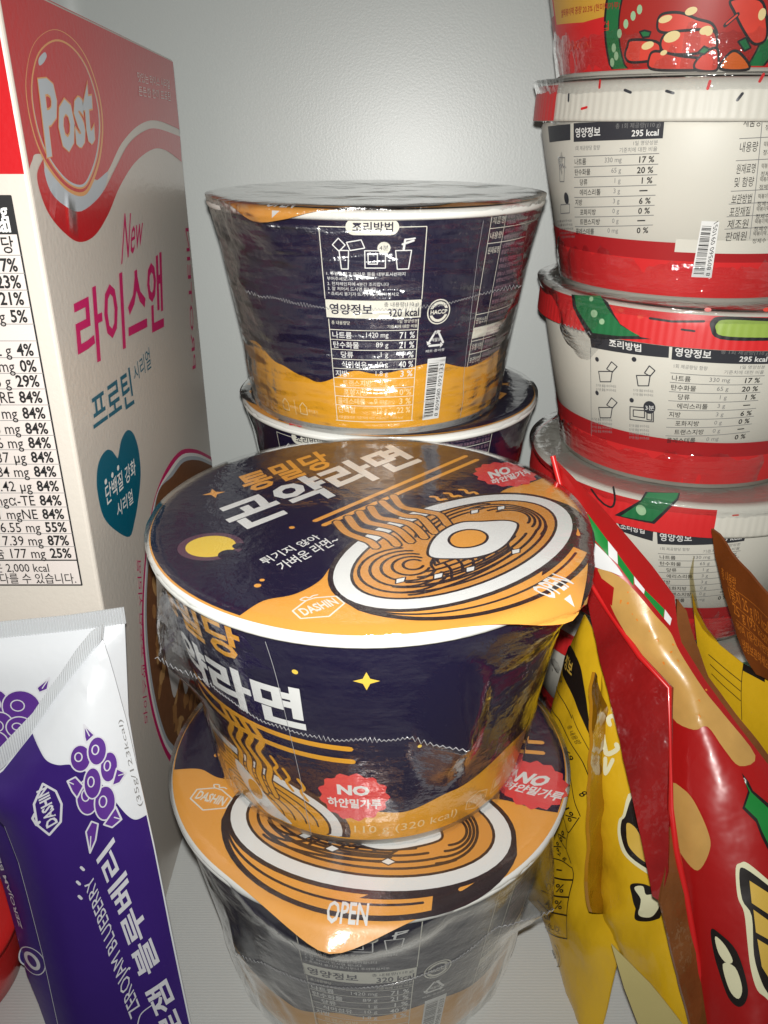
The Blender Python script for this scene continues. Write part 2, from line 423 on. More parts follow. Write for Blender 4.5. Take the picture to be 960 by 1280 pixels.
def lid_art(alpha):
    sf = DiscSurf(0.0735, alpha, LA)
    e1 = Vector((cos(rad(44)), sin(rad(44)))); e2 = Vector((-e1.y, e1.x)); C0 = Vector((29.5, -22.5))
    def A2(x, y): p = C0 + e1*x + e2*y; return (p.x, p.y)
    def earc(a, b, t0, t1, n=22, c=(0, 0)): return [A2(c[0]+a*cos(rad(t0+(t1-t0)*k/n)), c[1]+b*sin(rad(t0+(t1-t0)*k/n))) for k in range(n+1)]
    a = Art(sf); P = a.P
    # dark blue sky of the artwork
    rim = [(73.3*cos(rad(t)), 73.3*sin(rad(t))) for t in range(26, 243, 4)]
    wave = catmull([(-34.5, -64.7), (-29, -57), (-20.7, -53.5), (-14, -46), (-9, -34), (4, -28), (30, -8), (44, 12), (50, 21), (60, 27), (66, 32)], 6)
    a.poly(rim + wave, NAVY)
    # moon with a purple halo
    m = P(z1(268, 497)); a.ell(m, 10.5, 9.5, HALO); a.ell(m, 8, 7.3, YELLOW); a.ell((m[0]+6.5, m[1]-5.5), 3.2, 3.2, NAVY); a.ell((m[0]+9, m[1]+.2), 2.2, 2.0, NAVY)
    a.star(P(z1(280, 285)), 4.2, 1.5, 4, ORANGE, rot=rad(20))
    for q, r_ in ((z1(473, 633), .8), (z1(455, 655), 1.1), (z1(592, 422), 1.0), (z2(215, 560), .5)): a.ell(P(q), r_, r_, ORANGE, n=10)
    # chopsticks
    a.stroke([P(z1(685, 395)), P(z2(455, 135))], 2.0, ORANGE); a.stroke([P(z1(720, 412)), P(z2(500, 150))], 2.0, ORANGE)
    # steam
    for x, y in ((315, 298), (370, 284), (430, 270)):
        a.stroke(catmull([P(z2(x, y)), P(z2(x+22, y+2)), P(z2(x+34, y+14)), P(z2(x+58, y+10)), P(z2(x+76, y+22))], 5), 1.4, ORANGE)
    # bowl side below the rim
    a.poly([A2(-50, 0)] + earc(51, 38, 190, 350, 26) + [A2(50, 0)], DKBR)
    a.poly([A2(-48.5, -3)] + earc(49, 36.3, 192, 262, 20) + [A2(6, -28), A2(-30, -20)], ORANGE)
    a.poly(earc(49, 36.3, 262, 300, 12) + list(reversed(earc(49, 30.5, 262, 300, 12))), ORANGE)
    a.stroke(earc(49.5, 32.5, 190, 296, 24), 0.9, DKBR)
    a.stroke(earc(44, 34, 318, 336, 6), 1.3, ORANGE)
    a.ell(A2(0, 0), 50, 29, DKBR, rot=rad(44), n=56)
    a.ell(A2(0, 0), 48.3, 27.3, PWHITE, rot=rad(44), n=56)
    a.ell(A2(0, 0), 43, 22.3, DKBR, rot=rad(44), n=56)
    a.ell(A2(0, 0), 42, 21.3, NOODLE, rot=rad(44), n=56)
    lw = 1.0
    def sk(p, wd=lw, m=DKBR): a.stroke(p, wd, m)
    # long noodles along the front of the bowl
    for j in range(6): sk(earc(38.8-3.4*j, 18.8-2.6*j, 188+7*j, 322-5*j))
    for j in range(3): sk(earc(30-5*j, 9-2*j, 200, 300, 16, (-6+3*j, -7.5)))
    for j in range(5): sk(earc(14.5-2.8*j, 13-2.5*j, 50-12*j, 300, 20, (-24.5+j, 1.0)))
    for j in range(3): sk(earc(9-2*j, 6-1.4*j, -60, 170, 14, (-9, -6+j)))
    for j in range(4): sk(earc(17-3.2*j, 15-2.8*j, -75, 80, 18, (20+2*j, 0.5)))
    for j in range(3): sk(earc(20-4*j, 8-2*j, 20, 160, 14, (12, 10.5)))
    for x in (-13, -8, -3, 2, 8, 14):
        sk(catmull([A2(x, -5), A2(x-1.5, -9), A2(x-5, -12.5)], 5))
    for (x, y) in ((-30, -3), (-10, -13), (9, -15.5), (31, 8), (-20, -9), (22, 12.5)):
        q = [A2(x-2.6, y-.4), A2(x-.4, y+1.5), A2(x+2.5, y+.3), A2(x+.2, y-1.4)]
        a.poly(q, PWHITE); a.stroke(q, .45, DKBR, closed=True)
    # noodles lifted by the chopsticks
    lifts = [[(165, 295), (200, 338), (262, 352), (318, 362), (352, 372), (385, 412)],
             [(120, 318), (160, 352), (215, 375), (270, 380), (300, 405), (330, 442)],
             [(75, 340), (105, 380), (165, 392), (225, 405), (262, 430), (290, 462)],
             [(30, 360), (60, 398), (115, 412), (170, 425), (205, 448), (235, 478)],
             [(-15, 380), (20, 425), (75, 440), (125, 450), (160, 470), (180, 492)],
             [(-60, 400), (-25, 440), (25, 462), (70, 478), (95, 500)]]
    for l in lifts:
        c = catmull([P(z2(*q)) for q in l], 6); a.stroke(c, 4.1, DKBR); 
    for l in lifts:
        c = catmull([P(z2(*q)) for q in l], 6); a.stroke(c, 2.7, NOODLE)
    # egg
    egg = catmull([P(z2(*q)) for q in ((302, 525), (322, 470), (375, 425), (440, 400), (520, 397), (600, 393), (645, 398), (664, 412), (650, 448), (615, 492), (560, 525), (480, 545), (400, 548), (330, 545))], 5, True)
    a.poly(egg, PWHITE); a.stroke(egg, 0.9, DKBR, closed=True)
    yk = catmull([P(z2(*q)) for q in ((387, 475), (405, 447), (455, 431), (510, 434), (541, 455), (528, 483), (475, 501), (415, 500))], 5, True)
    a.poly(yk, ORANGE); a.stroke(yk, 0.9, DKBR, closed=True)
    # round red badge
    bd = P(z2(612, 207)); pts = []
    for k in range(56):
        t = 2*pi*k/56; r_ = 11.6+0.75*cos(14*t); pts.append((bd[0]+r_*cos(t), bd[1]+r_*1.02*sin(t)))
    a.poly(pts, REDB)
    # words
    a.pquad('통밀당', [z1(425, 285), z1(770, 172), z1(705, 112), z1(362, 222)], ORANGE, bold=0.03)
    a.pquad('곤약라면', [z1(392, 442), z2(285, 158), z2(158, 88), z1(272, 350)], PWHITE, bold=0.035)
    a.pquad('튀기지 않아', [z1(488, 574), z1(712, 466), z1(682, 450), z1(455, 552)], PWHITE, bold=0.012)
    a.pquad('가벼운 라면~', [z1(558, 598), z1(790, 482), z1(752, 452), z1(524, 572)], PWHITE, bold=0.012)
    a.pquad('NO', [z2(558, 228), z2(640, 203), z2(622, 174), z2(540, 200)], PWHITE, bold=0.05)
    a.pquad('하얀밀가루', [z2(562, 252), z2(728, 205), z2(705, 184), z2(552, 232)], PWHITE, bold=0.03)
    # maker's hexagon
    def hexlogo(c, ang, sc, m):
        f1 = Vector((cos(rad(ang)), sin(rad(ang)))); f2 = Vector((-f1.y, f1.x)); c = Vector(c)
        H = [tuple(c + f1*x*sc + f2*y*sc) for x, y in ((-7, -2.2), (0, -5.6), (7, -2.2), (7, 2.4), (1.6, 5.0), (-1.2, 5.1), (-7, 2.4))]
        a.stroke(H, 0.55, m, closed=True)
        a.stroke(catmull([tuple(c+f1*x*sc+f2*y*sc) for x, y in ((-1.4, 5.2), (-2.4, 6.4), (-.6, 6.9), (.2, 5.8), (1.6, 6.3), (3, 6.0))], 4), 0.5, m)
        a.text_quad('DASHIN', [tuple(c+f1*x*sc+f2*y*sc) for x, y in ((-5.6, -1.9), (5.6, -1.9), (5.6, 2.3), (-5.6, 2.3))], m, bold=0.03)
    hexlogo(P(z1(700, 742)), 34, 1.0, CREAM)
    f1 = Vector((cos(rad(48)), sin(rad(48)))); f2 = Vector((-f1.y, f1.x)); c = -f2*73.4
    a.text_quad('OPEN', [tuple(c+f1*x+f2*y) for x, y in ((-6.3, -3.2), (6.3, -3.2), (6.3, 4.2), (-6.3, 4.2))], PWHITE, bold=0.02, grid=(0.8, 0.8))
    a.poly([tuple(c+f1*x+f2*y) for x, y in ((-1.7, -4.8), (1.7, -4.8), (0, -8.2))], PWHITE)
    return a, sf

HALO = mat('purple_halo_print', (0.10, 0.045, 0.075), 0.45)
DKBR = mat('near_black_brown_print', (0.022, 0.011, 0.013), 0.45)

def lid_mesh(sf, parent):
    """paper lid with its pull tab, folded down past the rim"""
    n = 144; rings = [0, .3, .6, .85, .97, 1.0]; vs = [(0, 0, 0)]; fs = []
    ext = [0.08, .16, .25, .35, .45, .6, .8, 1.0]
    tip = rad(-45)
    def emax(t):
        d = math.hypot((t-tip+pi) % (2*pi)-pi, rad(4)); be = rad(33)
        return sf.R/cos(be-d)-sf.R if d < be else 0.0
    prof = [('r', q) for q in rings[1:]] + [('e', q) for q in ext]
    for kd, q in prof:
        for k in range(n):
            t = 2*pi*k/n; r = sf.R*q if kd == 'r' else sf.R + (emax(t)+0.0003)*q
            vs.append(sf.map(r*1000*cos(t), r*1000*sin(t), 0))
    for k in range(n): fs.append((0, 1+k, 1+(k+1) % n))
    for i in range(len(prof)-1):
        for k in range(n):
            k2 = (k+1) % n; a = 1+i*n; fs.append((a+k, a+n+k, a+n+k2, a+k2))
    return mesh('paper_lid', vs, fs, ORANGE, parent, smooth=True)

def film_mesh(parent, ears, seed, topnoise=0.0004, zig=True, R=0.0752, rb=0.0600, H=CH, mname=None, tip=0.35, zspan=None, film=None, topz=0.0016, vline=None, sag=0.0022):
    """heat-shrunk clear film: over the lid, off the rim, tight to the base; ears = (angle deg, drop 0..1, reach m, half width)"""
    nt, ns = 220, 44
    rs = random.Random(seed); off = Vector((rs.random()*50, rs.random()*50, rs.random()*50))
    vs, fs = [], []
    for q in (0.0, .2, .4, .6, .8, .93):
        for k in range(nt):
            a = 2*pi*k/nt; r = R*q
            z = H+topz + topnoise*noise.noise(Vector((r*sin(a), r*cos(a), 0))*45+off)
            vs.append((r*sin(a), -r*cos(a), z))
    nr = 6
    def film_r(a, t):
        r = R+(rb-R)*t - sag*sin(pi*min(1, t*1.15))*(1 if t < .87 else .8)
        wr = noise.noise(Vector((a*9, t*1.3, 3))+off)*0.0005*min(1, t*4) + noise.noise(Vector((a*26, t*2.2, 9))+off)*0.00045*max(0, t-.35)*1.8
        wr += noise.noise(Vector((a*5+t*3, t*7, 1))+off)*0.0006*min(1, t*4)
        for (ea, et, reach, wdt) in ears:
            x = (a-rad(ea)+pi) % (2*pi)-pi; y = t-et
            d = math.hypot(x/wdt, y/0.30)
            if d < 1:
                an = math.atan2(y/0.30, x/wdt)
                wr += reach*(1-d)**1.25*(1+.25*sin(an*5+seed)*d) + 0.0010*(1-d)*noise.noise(Vector((x*22, y*16, seed)))
            elif d < 2.4: wr += 0.0006*(noise.noise(Vector((math.atan2(y, x)*7, ea, 0))))*(2.4-d)
        return max(r+wr, ears_rmin(H+topz*0.6-t*(H-0.0015), H, rb, R))
    for j in range(ns+1):
        t = j/ns
        for k in range(nt):
            a = 2*pi*k/nt; r = film_r(a, t)
            vs.append((r*sin(a), -r*cos(a), H+topz*0.6-t*(H-0.0015)))
    nrow = nr+ns+1
    for i in range(nrow-1):
        for k in range(nt):
            k2 = (k+1) % nt; fs.append((i*nt+k, (i+1)*nt+k, (i+1)*nt+k2, i*nt+k2))
    o = mesh('shrink_film', vs, fs, film or FILM, parent, smooth=True)
    if zig:
        (a0, t0, r0, w0), (a1, t1, r1, w1) = ears[0], ears[1]
        pts = []; n = int(abs(a1-a0)*1.7)
        for i in range(n+1):
            q = i/n; a = rad(a0+(a1-a0)*q); t = t0+(t1-t0)*q+0.05*sin(pi*q)+0.014*noise.noise(Vector((q*9, seed, 0)))
            dz = (0.0011 if i % 2 else -0.0011)*(.3+1.3*abs(noise.noise(Vector((q*14, seed, 5)))))
            r = film_r(a, t)+0.0003
            pts.append((r*sin(a), -r*cos(a), H+topz*0.6-t*(H-0.0015)+dz))
        tube('film_seal_seam', pts, 0.00016, FILM_EDGE, parent, 4)
    if vline is not None:
        tube('film_weld_line', [((film_r(rad(vline+4*t), t)+.0002)*sin(rad(vline+4*t)), -(film_r(rad(vline+4*t), t)+.0002)*cos(rad(vline+4*t)), H+topz*0.6-t*(H-0.0015)) for t in [i/30 for i in range(2, 30)]], 0.00011, FILM_EDGE, parent, 3)
    return o
def ears_rmin(z, H, rb, R):
    zz = max(0, min(H, z)); return (0.0575 + (0.0725-0.0575)*zz/H + 0.0009) if R > 0.0748 else 0.0

def noodle_cup_body():
    root = empty('noodle_cup')
    prof = [(0.050, .0030), (0.0555, .0030), (0.0562, 0), (0.0574, 0), (cone.r(CH-.003)-.0001, CH-.0030)]
    for k in range(9):
        a = rad(-60+k*32); prof.append((0.0729+0.0019*cos(a)*1.0, CH-.0022+0.0020*sin(a)))
    prof += [(0.0705, CH-.002), (0.069, CH-.012)]
    lathe('paper_cup', prof, PAPER, root)
    vs, fs = [], []; n = 120
    for z in (0.0038, 0.030, 0.060, 0.0905):
        for k in range(n):
            vs.append(cone.map(360*D2U*k/n, z*1000, 0.00012))
    for i in range(3):
        for k in range(n): fs.append((i*n+k, i*n+(k+1) % n, (i+1)*n+(k+1) % n, (i+1)*n+k))
    mesh('printed_sleeve', vs, fs, NAVY, root, smooth=True)
    # orange waves round the foot
    kn = [(-180, 29), (-157.9, 32.6), (-139.4, 28), (-118, 31), (-95, 24), (-72, 28), (-50, 22), (-30, 26), (-13.4, 23.5), (0, 18.8), (10.4, 17), (26.4, 21.6), (50, 28), (75, 22), (98, 30), (124, 36), (138.5, 29), (150.5, 25.6), (156.4, 23.8), (173.2, 30.3)]
    def wz(ph):
        ph = (ph+180) % 360-180
        K = kn+[(180, 29)]
        for i in range(len(K)-1):
            if K[i][0] <= ph <= K[i+1][0]:
                t = (ph-K[i][0])/(K[i+1][0]-K[i][0]); t = t*t*(3-2*t); return K[i][1]+(K[i+1][1]-K[i][1])*t
        return 29
    vs, fs = [], []; n = 180
    for q in (0, .33, .66, 1):
        for k in range(n):
            ph = 360*k/n-180; vs.append(cone.map(ph*D2U, 3.7+(wz(ph)-3.7)*q, 0.00026))
    for i in range(3):
        for k in range(n): fs.append((i*n+k, i*n+(k+1) % n, (i+1)*n+(k+1) % n, (i+1)*n+k))
    mesh('orange_wave_print', vs, fs, AMBER, root, smooth=True)
    # ---- front
    a = Art(cone); U = lambda ph, z: (ph*D2U, z)
    a.star(U(.2, 76.7), 3.5, 1.35, 4, YELLOW, rot=pi/2)
    for ph, z, r_ in ((-16.4, 77.9, .9), (14, 47.8, .7), (33, 60, .6), (-62, 60, .8)): a.ell(U(ph, z), r_, r_, YELLOW, n=10)
    cx, cz = -47*D2U, 8.0
    def cl(pts): return [(p[0], max(4.6, p[1])) for p in pts]
    def E(rx, ry, n=48): return cl([(cx+rx*cos(2*pi*k/n), cz+ry*sin(2*pi*k/n)) for k in range(n)])
    a.poly(E(47, 25), BROWN); a.poly(E(44, 23), PWHITE); a.poly(E(40, 19.5), DKBR); a.poly(E(39, 18.7), AMBER)
    for j in range(7):
        rx, ry = 35-4.6*j, 16.5-2.2*j
        a.stroke([(cx+rx*cos(rad(t)), max(4.6, cz+ry*sin(rad(t)))) for t in range(0, 181, 9)], .7, DKBR)
    for j, ph in enumerate((-44, -40, -36, -32)):
        c = catmull([U(ph-1, 49), U(ph+1.5, 43), U(ph-1, 37), U(ph+2, 31), U(ph+.5, 24), U(ph+2, 17)], 5)
        a.stroke(c, 3.6, BROWN); 
    for j, ph in enumerate((-44, -40, -36, -32)):
        c = catmull([U(ph-1, 49), U(ph+1.5, 43), U(ph-1, 37), U(ph+2, 31), U(ph+.5, 24), U(ph+2, 17)], 5)
        a.stroke(c, 2.3, AMBER)
    for ph, z in ((-28.5, 37), (-25, 33), (-20.5, 30)):
        a.stroke(catmull([U(ph, z), U(ph+1.5, z-3.5), U(ph+.3, z-6), U(ph+2, z-9.5)], 5), 1.3, AMBER)
    eg = catmull([U(-46, 24), U(-39, 20), U(-33, 12), U(-26, 5.2), U(-30, 4.6), U(-37, 4.7), U(-43, 10), U(-47.5, 18)], 6, True)
    a.poly(eg, PWHITE); a.ell(U(-39.5, 14.2), 3.6, 4.6, AMBER)
    a.stroke([U(-62, 51), U(-4.4, 48.2)], 2.1, AMBER); a.stroke([U(-62, 45), U(-3.9, 42.6)], 2.1, AMBER)
    bc = U(-4.1, 25.5); pts = []
    for k in range(56):
        t = 2*pi*k/56; r_ = 11.4+0.75*cos(13*t); pts.append((bc[0]+r_*cos(t), bc[1]+r_*.98*sin(t)))
    a.poly(pts, REDB)
    def T(s, ph0, ph1, z0, z1_, m, **k): a.text_quad(s, [U(ph0, z0), U(ph1, z0), U(ph1, z1_), U(ph0, z1_)], m, **k)
    T('NO', -8.8, .6, 26.6, 31.6, PWHITE, bold=.05); T('하얀밀가루', -12, 4, 20.3, 25, PWHITE, bold=.03)
    T('통밀당', -68, -30, 75.5, 89.5, AMBER, bold=.03); T('곤약라면', -79, -15.5, 54, 71.5, PWHITE, bold=.04)
    T('110 g (320 kcal)', -4.4, 29.8, 6.6, 11.4, FAINT)
    hx = U(37.8, 10)
    a.stroke([(hx[0]+x, hx[1]+y) for x, y in ((-5, -2), (0, -4.2), (5, -2), (5, 2), (0, 4.2), (-5, 2))], .45, FAINT, closed=True)
    a.text_quad('DASHIN', [(hx[0]+x, hx[1]+y) for x, y in ((-4, -1.3), (4, -1.3), (4, 1.7), (-4, 1.7))], FAINT)
    rx = U(48, 11); a.stroke([(rx[0]+x, rx[1]+y) for x, y in ((-3.4, -3.6), (3.4, -3.6), (3.4, 3.6), (-3.4, 3.6))], .45, FAINT, closed=True)
    a.poly([(rx[0]+x, rx[1]+y) for x, y in ((-2.2, -2), (2.2, -2), (2.2, 2.4), (-2.2, 2.4))], FAINT)
    # second title on the other flank
    a.build('front_print', root, grid=(3.5, None), off=0.0004)
    # ---- back: cooking steps and nutrition facts (its middle stands opposite the front)
    a = Art(cone); O = 180
    U = lambda ph, z: ((ph+O)*D2U, z)
    bx = Box2(a, [U(-16.9, 7), U(15.9, 7), U(15.9, 87.6), U(-16.9, 87.6)])
    Z = lambda z: (z-7)/80.6
    lw = .32
    for s_ in (((0, 0), (1, 0)), ((0, Z(60)), (0, 1)), ((1, Z(60)), (1, 1)), ((0, 1), (1, 1)), ((0.02, 0), (0.02, Z(52))), ((.98, 0), (.98, Z(52)))):
        (xa, ya), (xb, yb) = s_; bx.line(xa, ya, xb, yb, lw, CREAM)
    bx.rect(0, Z(52.6), 1, Z(59.8), CREAM)
    c = U(-.6, 87.6); pill = [(c[0]+6.2+2.9*cos(rad(t)), c[1]+2.9*sin(rad(t))) for t in range(-90, 91, 15)] + [(c[0]-6.2+2.9*cos(rad(t)), c[1]+2.9*sin(rad(t))) for t in range(90, 271, 15)]
    a.poly(pill, CREAM); bx.text('조리방법', .5, Z(85.8), Z(89.5), NAVY, 'c', bold=.02)
    bx.text('영양정보', .04, Z(54), Z(58.4), NAVY, bold=.02); bx.text('총 내용량(110 g)', .97, Z(57), Z(59.2), NAVY, 'r', wmax=.36); bx.text('320 kcal', .98, Z(53.2), Z(56.6), NAVY, 'r', bold=.02, wmax=.33)
    bx.text('총 내용량당', .05, Z(49.8), Z(51.4), CREAM, wmax=.2); bx.text('1일 영양성분', .97, Z(50.6), Z(52), CREAM, 'r', wmax=.3); bx.text('기준치에 대한 비율', .97, Z(48.6), Z(50), CREAM, 'r', wmax=.36)
    rows = [('나트륨', '1420 mg', '71 %', 0), ('탄수화물', '89 g', '21 %', 0), ('당류', '1 g', '1 %', 1), ('식이섬유', '10 g', '40 %', 1), ('지방', '1.8 g', '3 %', 0), ('트랜스지방', '0 g', '', 1), ('포화지방', '0 g', '0 %', 1), ('콜레스테롤', '0 mg', '3 %', 0), ('단백질', '12 g', '22 %', 0)]
    for i, (n_, q_, p_, ind) in enumerate(rows):
        z = 47.6-4.15*i; bx.line(.02, Z(z), .98, Z(z), .28, CREAM); zb, zt = Z(z-3.5), Z(z-.7); m_ = PWHITE if i < 5 else FAINT
        bx.text(n_, .05+.08*ind, zb, zt, m_, bold=.012, wmax=.34); bx.text(q_, .66, zb, zt, m_, 'r', wmax=.24); bx.text(p_, .95, zb, zt, m_, 'r', bold=.015, wmax=.17)
    bx.text('1일 영양성분 기준치에 대한 비율(%)은 2,000 kcal', .05, Z(8), Z(9.6), FAINT, wmax=.86)
    for i, s_ in enumerate(('1. 뚜껑을 열고 뜨거운 물을 내부표시선까지', '부어주세요.', '2. 전자레인지에 4분간 조리합니다', '3. 잘 저어서 드시면 됩니다.', '* 조리시 용기가 뜨거우니 주의하십시오')):
        bx.text(s_, .04, Z(69.4-1.95*i), Z(70.9-1.95*i), PWHITE, wmax=.86)
    def ol(pts, wd=.4): a.stroke([U(*p) for p in pts], wd, PWHITE, closed=True)
    ol([(-11, 79), (-8, 79), (-8.4, 72), (-10.6, 72)]); ol([(-13, 81), (-11, 83.5), (-9, 81), (-11, 78.6)]); ol([(-7.5, 79), (-8.5, 82), (-4, 83), (-3, 80)])
    ol([(-3, 79), (3.4, 79), (3.4, 72.5), (-3, 72.5)]); ol([(-2, 77.7), (.9, 77.7), (.9, 74), (-2, 74)]); ol([(6.5, 79), (11.5, 79), (10.8, 72), (7.2, 72)])
    a.stroke([U(9, 79.4), U(9.4, 83)], .8, PWHITE); a.stroke([U(8.6, 81.3), U(12, 82.6)], .8, PWHITE); a.stroke([U(9.6, 83), U(12.4, 83.4)], .6, PWHITE)
    a.ell(U(2.9, 80), 2.3, 2.3, CREAM, n=16); a.text_quad('4분', [U(1.5, 79.2), U(4.3, 79.2), U(4.3, 81), U(1.5, 81)], NAVY)
    c = U(22.6, 54.3); a.ell(c, 5.0, 5.2, CREAM); a.ell(c, 4.5, 4.7, NAVY); a.ell(c, 4.0, 4.2, CREAM); a.ell(c, 2.9, 3.1, NAVY)
    a.poly([(c[0]-4.2, c[1]-1.3), (c[0]+4.2, c[1]-1.3), (c[0]+4.2, c[1]+1.3), (c[0]-4.2, c[1]+1.3)], NAVY)
    a.text_quad('HACCP', [(c[0]-3.6, c[1]-.9), (c[0]+3.6, c[1]-.9), (c[0]+3.6, c[1]+.9), (c[0]-3.6, c[1]+.9)], CREAM, bold=.03)
    c = U(22.6, 42.8)
    for k in range(3):
        t = rad(90+120*k); p, q = [(c[0]+4.6*cos(x), c[1]+4.6*sin(x)-.3) for x in (t, t+rad(120))]
        p2 = (p[0]+(q[0]-p[0])*.14, p[1]+(q[1]-p[1])*.14); q2 = (p[0]+(q[0]-p[0])*.78, p[1]+(q[1]-p[1])*.78)
        a.stroke([p2, q2], .9, PWHITE); dx, dy = (q[0]-p[0])*.11, (q[1]-p[1])*.11
        a.poly([(q2[0]+dx*1.5, q2[1]+dy*1.5), (q2[0]-dy*1.5, q2[1]+dx*1.5), (q2[0]+dy*1.5, q2[1]-dx*1.5)], PWHITE)
    a.text_quad('재활용', [(c[0]-2.1, c[1]-.9), (c[0]+2.1, c[1]-.9), (c[0]+2.1, c[1]+.7), (c[0]-2.1, c[1]+.7)], PWHITE)
    a.text_quad('페트·종이류', [(c[0]-4.4, c[1]-5.4), (c[0]+4.4, c[1]-5.4), (c[0]+4.4, c[1]-4.2), (c[0]-4.4, c[1]-4.2)], PWHITE)
    b2 = Box2(a, [U(20, 6.5), U(27.6, 6.5), U(27.6, 34.6), U(20, 34.6)]); b2.rect(0, 0, 1, 1, PWHITE)
    barcode(b2, .08, .05, .62, .93, BLACKP, 3, horiz=False)
    a.text_quad('8 809580 092133', [b2.at(.92, .04), b2.at(.92, .9), b2.at(.70, .9), b2.at(.70, .04)], BLACKP)
    for ph, tx in ((-42, '전자레인지'), (-32, '종이 용기')):
        q = U(ph, 10); a.stroke([(q[0]-2, q[1]-2.5), (q[0]+2, q[1]-2.5), (q[0]+2, q[1]+1), (q[0], q[1]+3), (q[0]-2, q[1]+1)], .4, FAINT, closed=True)
        a.text_quad(tx, [(q[0]+3, q[1]-1), (q[0]+8, q[1]-1), (q[0]+8, q[1]+.4), (q[0]+3, q[1]+.4)], FAINT)
    a.stroke([U(-36.5, 6.5), U(-36.5, 13.5)], .3, FAINT, cap=False)
    # product table
    b3 = Box2(a, [U(39, 28), U(70, 28), U(70, 91), U(39, 91)])
    for x in (0, .22, 1): b3.line(x, 0, x, 1, .28, CREAM)
    names = ['제품명', '내용량', '원재료명', '', '', '', '', '영업소명', '포장재질', '유통기한', '보관방법']
    for i, nm in enumerate(names):
        y1_ = 1-i/len(names); 
        if nm: b3.line(0, y1_, 1, y1_, .28, CREAM)
        if nm: b3.text(nm, .02, y1_-.065, y1_-.022, CREAM, wmax=.18)
        for q in range(2): b3.text(('통밀당 곤약라면 소맥분 곤약분말', '정제소금 간장분말 마늘분말 대두 밀 함유', '냉장보관하십시오 소비자상담실')[(i+q) % 3], .25, y1_-.040-.04*q, y1_-.012-.04*q, INFO, wmax=.72)
    b3.rect(0, .20, 1, .27, CREAM)
    a.build('nutrition_print', root, grid=(3.5, None), off=0.0004)
    return root
INFO = mat('plum_small_print', (0.35, 0.20, 0.26), 0.5)

proto = noodle_cup_body()
lid_a, lid_sf = lid_art(rad(36))
lid0 = lid_mesh(lid_sf, None); lid_a.build('lid_print', lid0, off=0.00035)
bodies = [proto] + [copy_tree(proto) for _ in range(4)]
lids = [lid0] + [copy_tree(lid0) for _ in range(4)]
def place_cup(loc, rz, lidrot, label, ears, seed, vline=None, film=None):
    c = bodies.pop(0); L_ = lids.pop(0)
    c.location = loc; c.rotation_euler = (0, 0, rad(rz))
    L_.parent = c; L_.location = (0, 0, CH+0.0004); L_.rotation_euler = (0, 0, rad(lidrot-rz))
    tag(c, label, 'noodle cup', 'stacked instant noodle cups')
    film_mesh(c, [(e[0]-rz, *e[1:]) for e in ears], seed, film=film, vline=None if vline is None else vline-rz)
    return c
cupA = place_cup((LA[0], LA[1], LA[2]-CH), 0, 0, 'dark blue noodle cup topping the front stack, egg noodle bowl drawn on its lid',
          [(-61, .36, .010, .30), (22, .44, .012, .22), (47, .02, .0095, .50), (160, .4, .003, .3)], 11, vline=-22)
cupB = place_cup((LB[0], LB[1], 0), 178, -52.5, 'bottom noodle cup of the front stack, orange OPEN tab pointing at the viewer',
          [(-42, .52, .004, .2), (52, .30, .012, .24), (-7, .02, .0125, .52), (180, .4, .003, .3)], 12, vline=-20, film=FILMB)
cupC = place_cup((LC[0], LC[1], LC[2]-CH), 180, -76, 'upper rear noodle cup with white nutrition table and barcode, before the wall',
          [(-50, .38, .003, .3), (52, .36, .008, .26), (-31, .02, .0115, .50), (180, .4, .003, .3)], 13, vline=34, film=FILMC)
cupD = place_cup((LD[0], LD[1], LD[2]-CH), 150, -160, 'noodle cup right under the one with the nutrition table, only its rim showing',
          [(-60, .4, .003, .3), (60, .36, .003, .26), (180, .4, .003, .3)], 14)
cupE = place_cup((0.0028, 0.4074, 0), 200, 20, 'lowest noodle cup of the rear stack, in shade behind the front stack',
          [(-60, .4, .003, .3), (60, .36, .003, .26), (180, .4, .003, .3)], 15)
# ================================================================== cereal box
MAG = mat('magenta_print', (0.52, 0.012, 0.12), 0.4); TEAL = mat('teal_print', (0.0, 0.10, 0.16), 0.4)
BOXRED = mat('red_print_box', (0.46, 0.008, 0.012), 0.36, coat=0.22, coat_rough=0.12, bump=0.12, bscale=500)
BOXCR = mat('cream_coated_card', (0.56, 0.515, 0.46), 0.42, coat=0.30, coat_rough=0.14, bump=0.12, bscale=500)
GOLD = mat('gold_print', (0.62, 0.30, 0.10), 0.35); SILV = mat('silver_blue_print', (0.42, 0.46, 0.50), 0.35)
FLAKE = [mat('flake_brown_print', (0.36, 0.17, 0.06), 0.45, var=.3, vscale=300), mat('flake_tan_print', (0.50, 0.28, 0.11), 0.45, var=.3, vscale=300), mat('flake_dark_print', (0.17, 0.07, 0.03), 0.45, var=.3, vscale=300)]
MILK = mat('milk_print', (0.62, 0.60, 0.58), 0.4)
def k1(x, y): return (x/3.554, y/3.554)
def k2(x, y): return (x/2.908, 340+y/2.908)
def k3(x, y): return (x/4, 760+y/4)
BX, BY0, BY1, BD = -0.0965, 0.240, 0.427, 0.066
root = empty('cereal_box', (0, 0, 0)); tag(root, 'tall red and cream cereal box with a red oval emblem and a teal heart', 'cereal box')
zt0, zt1 = 0.3445, 0.3368
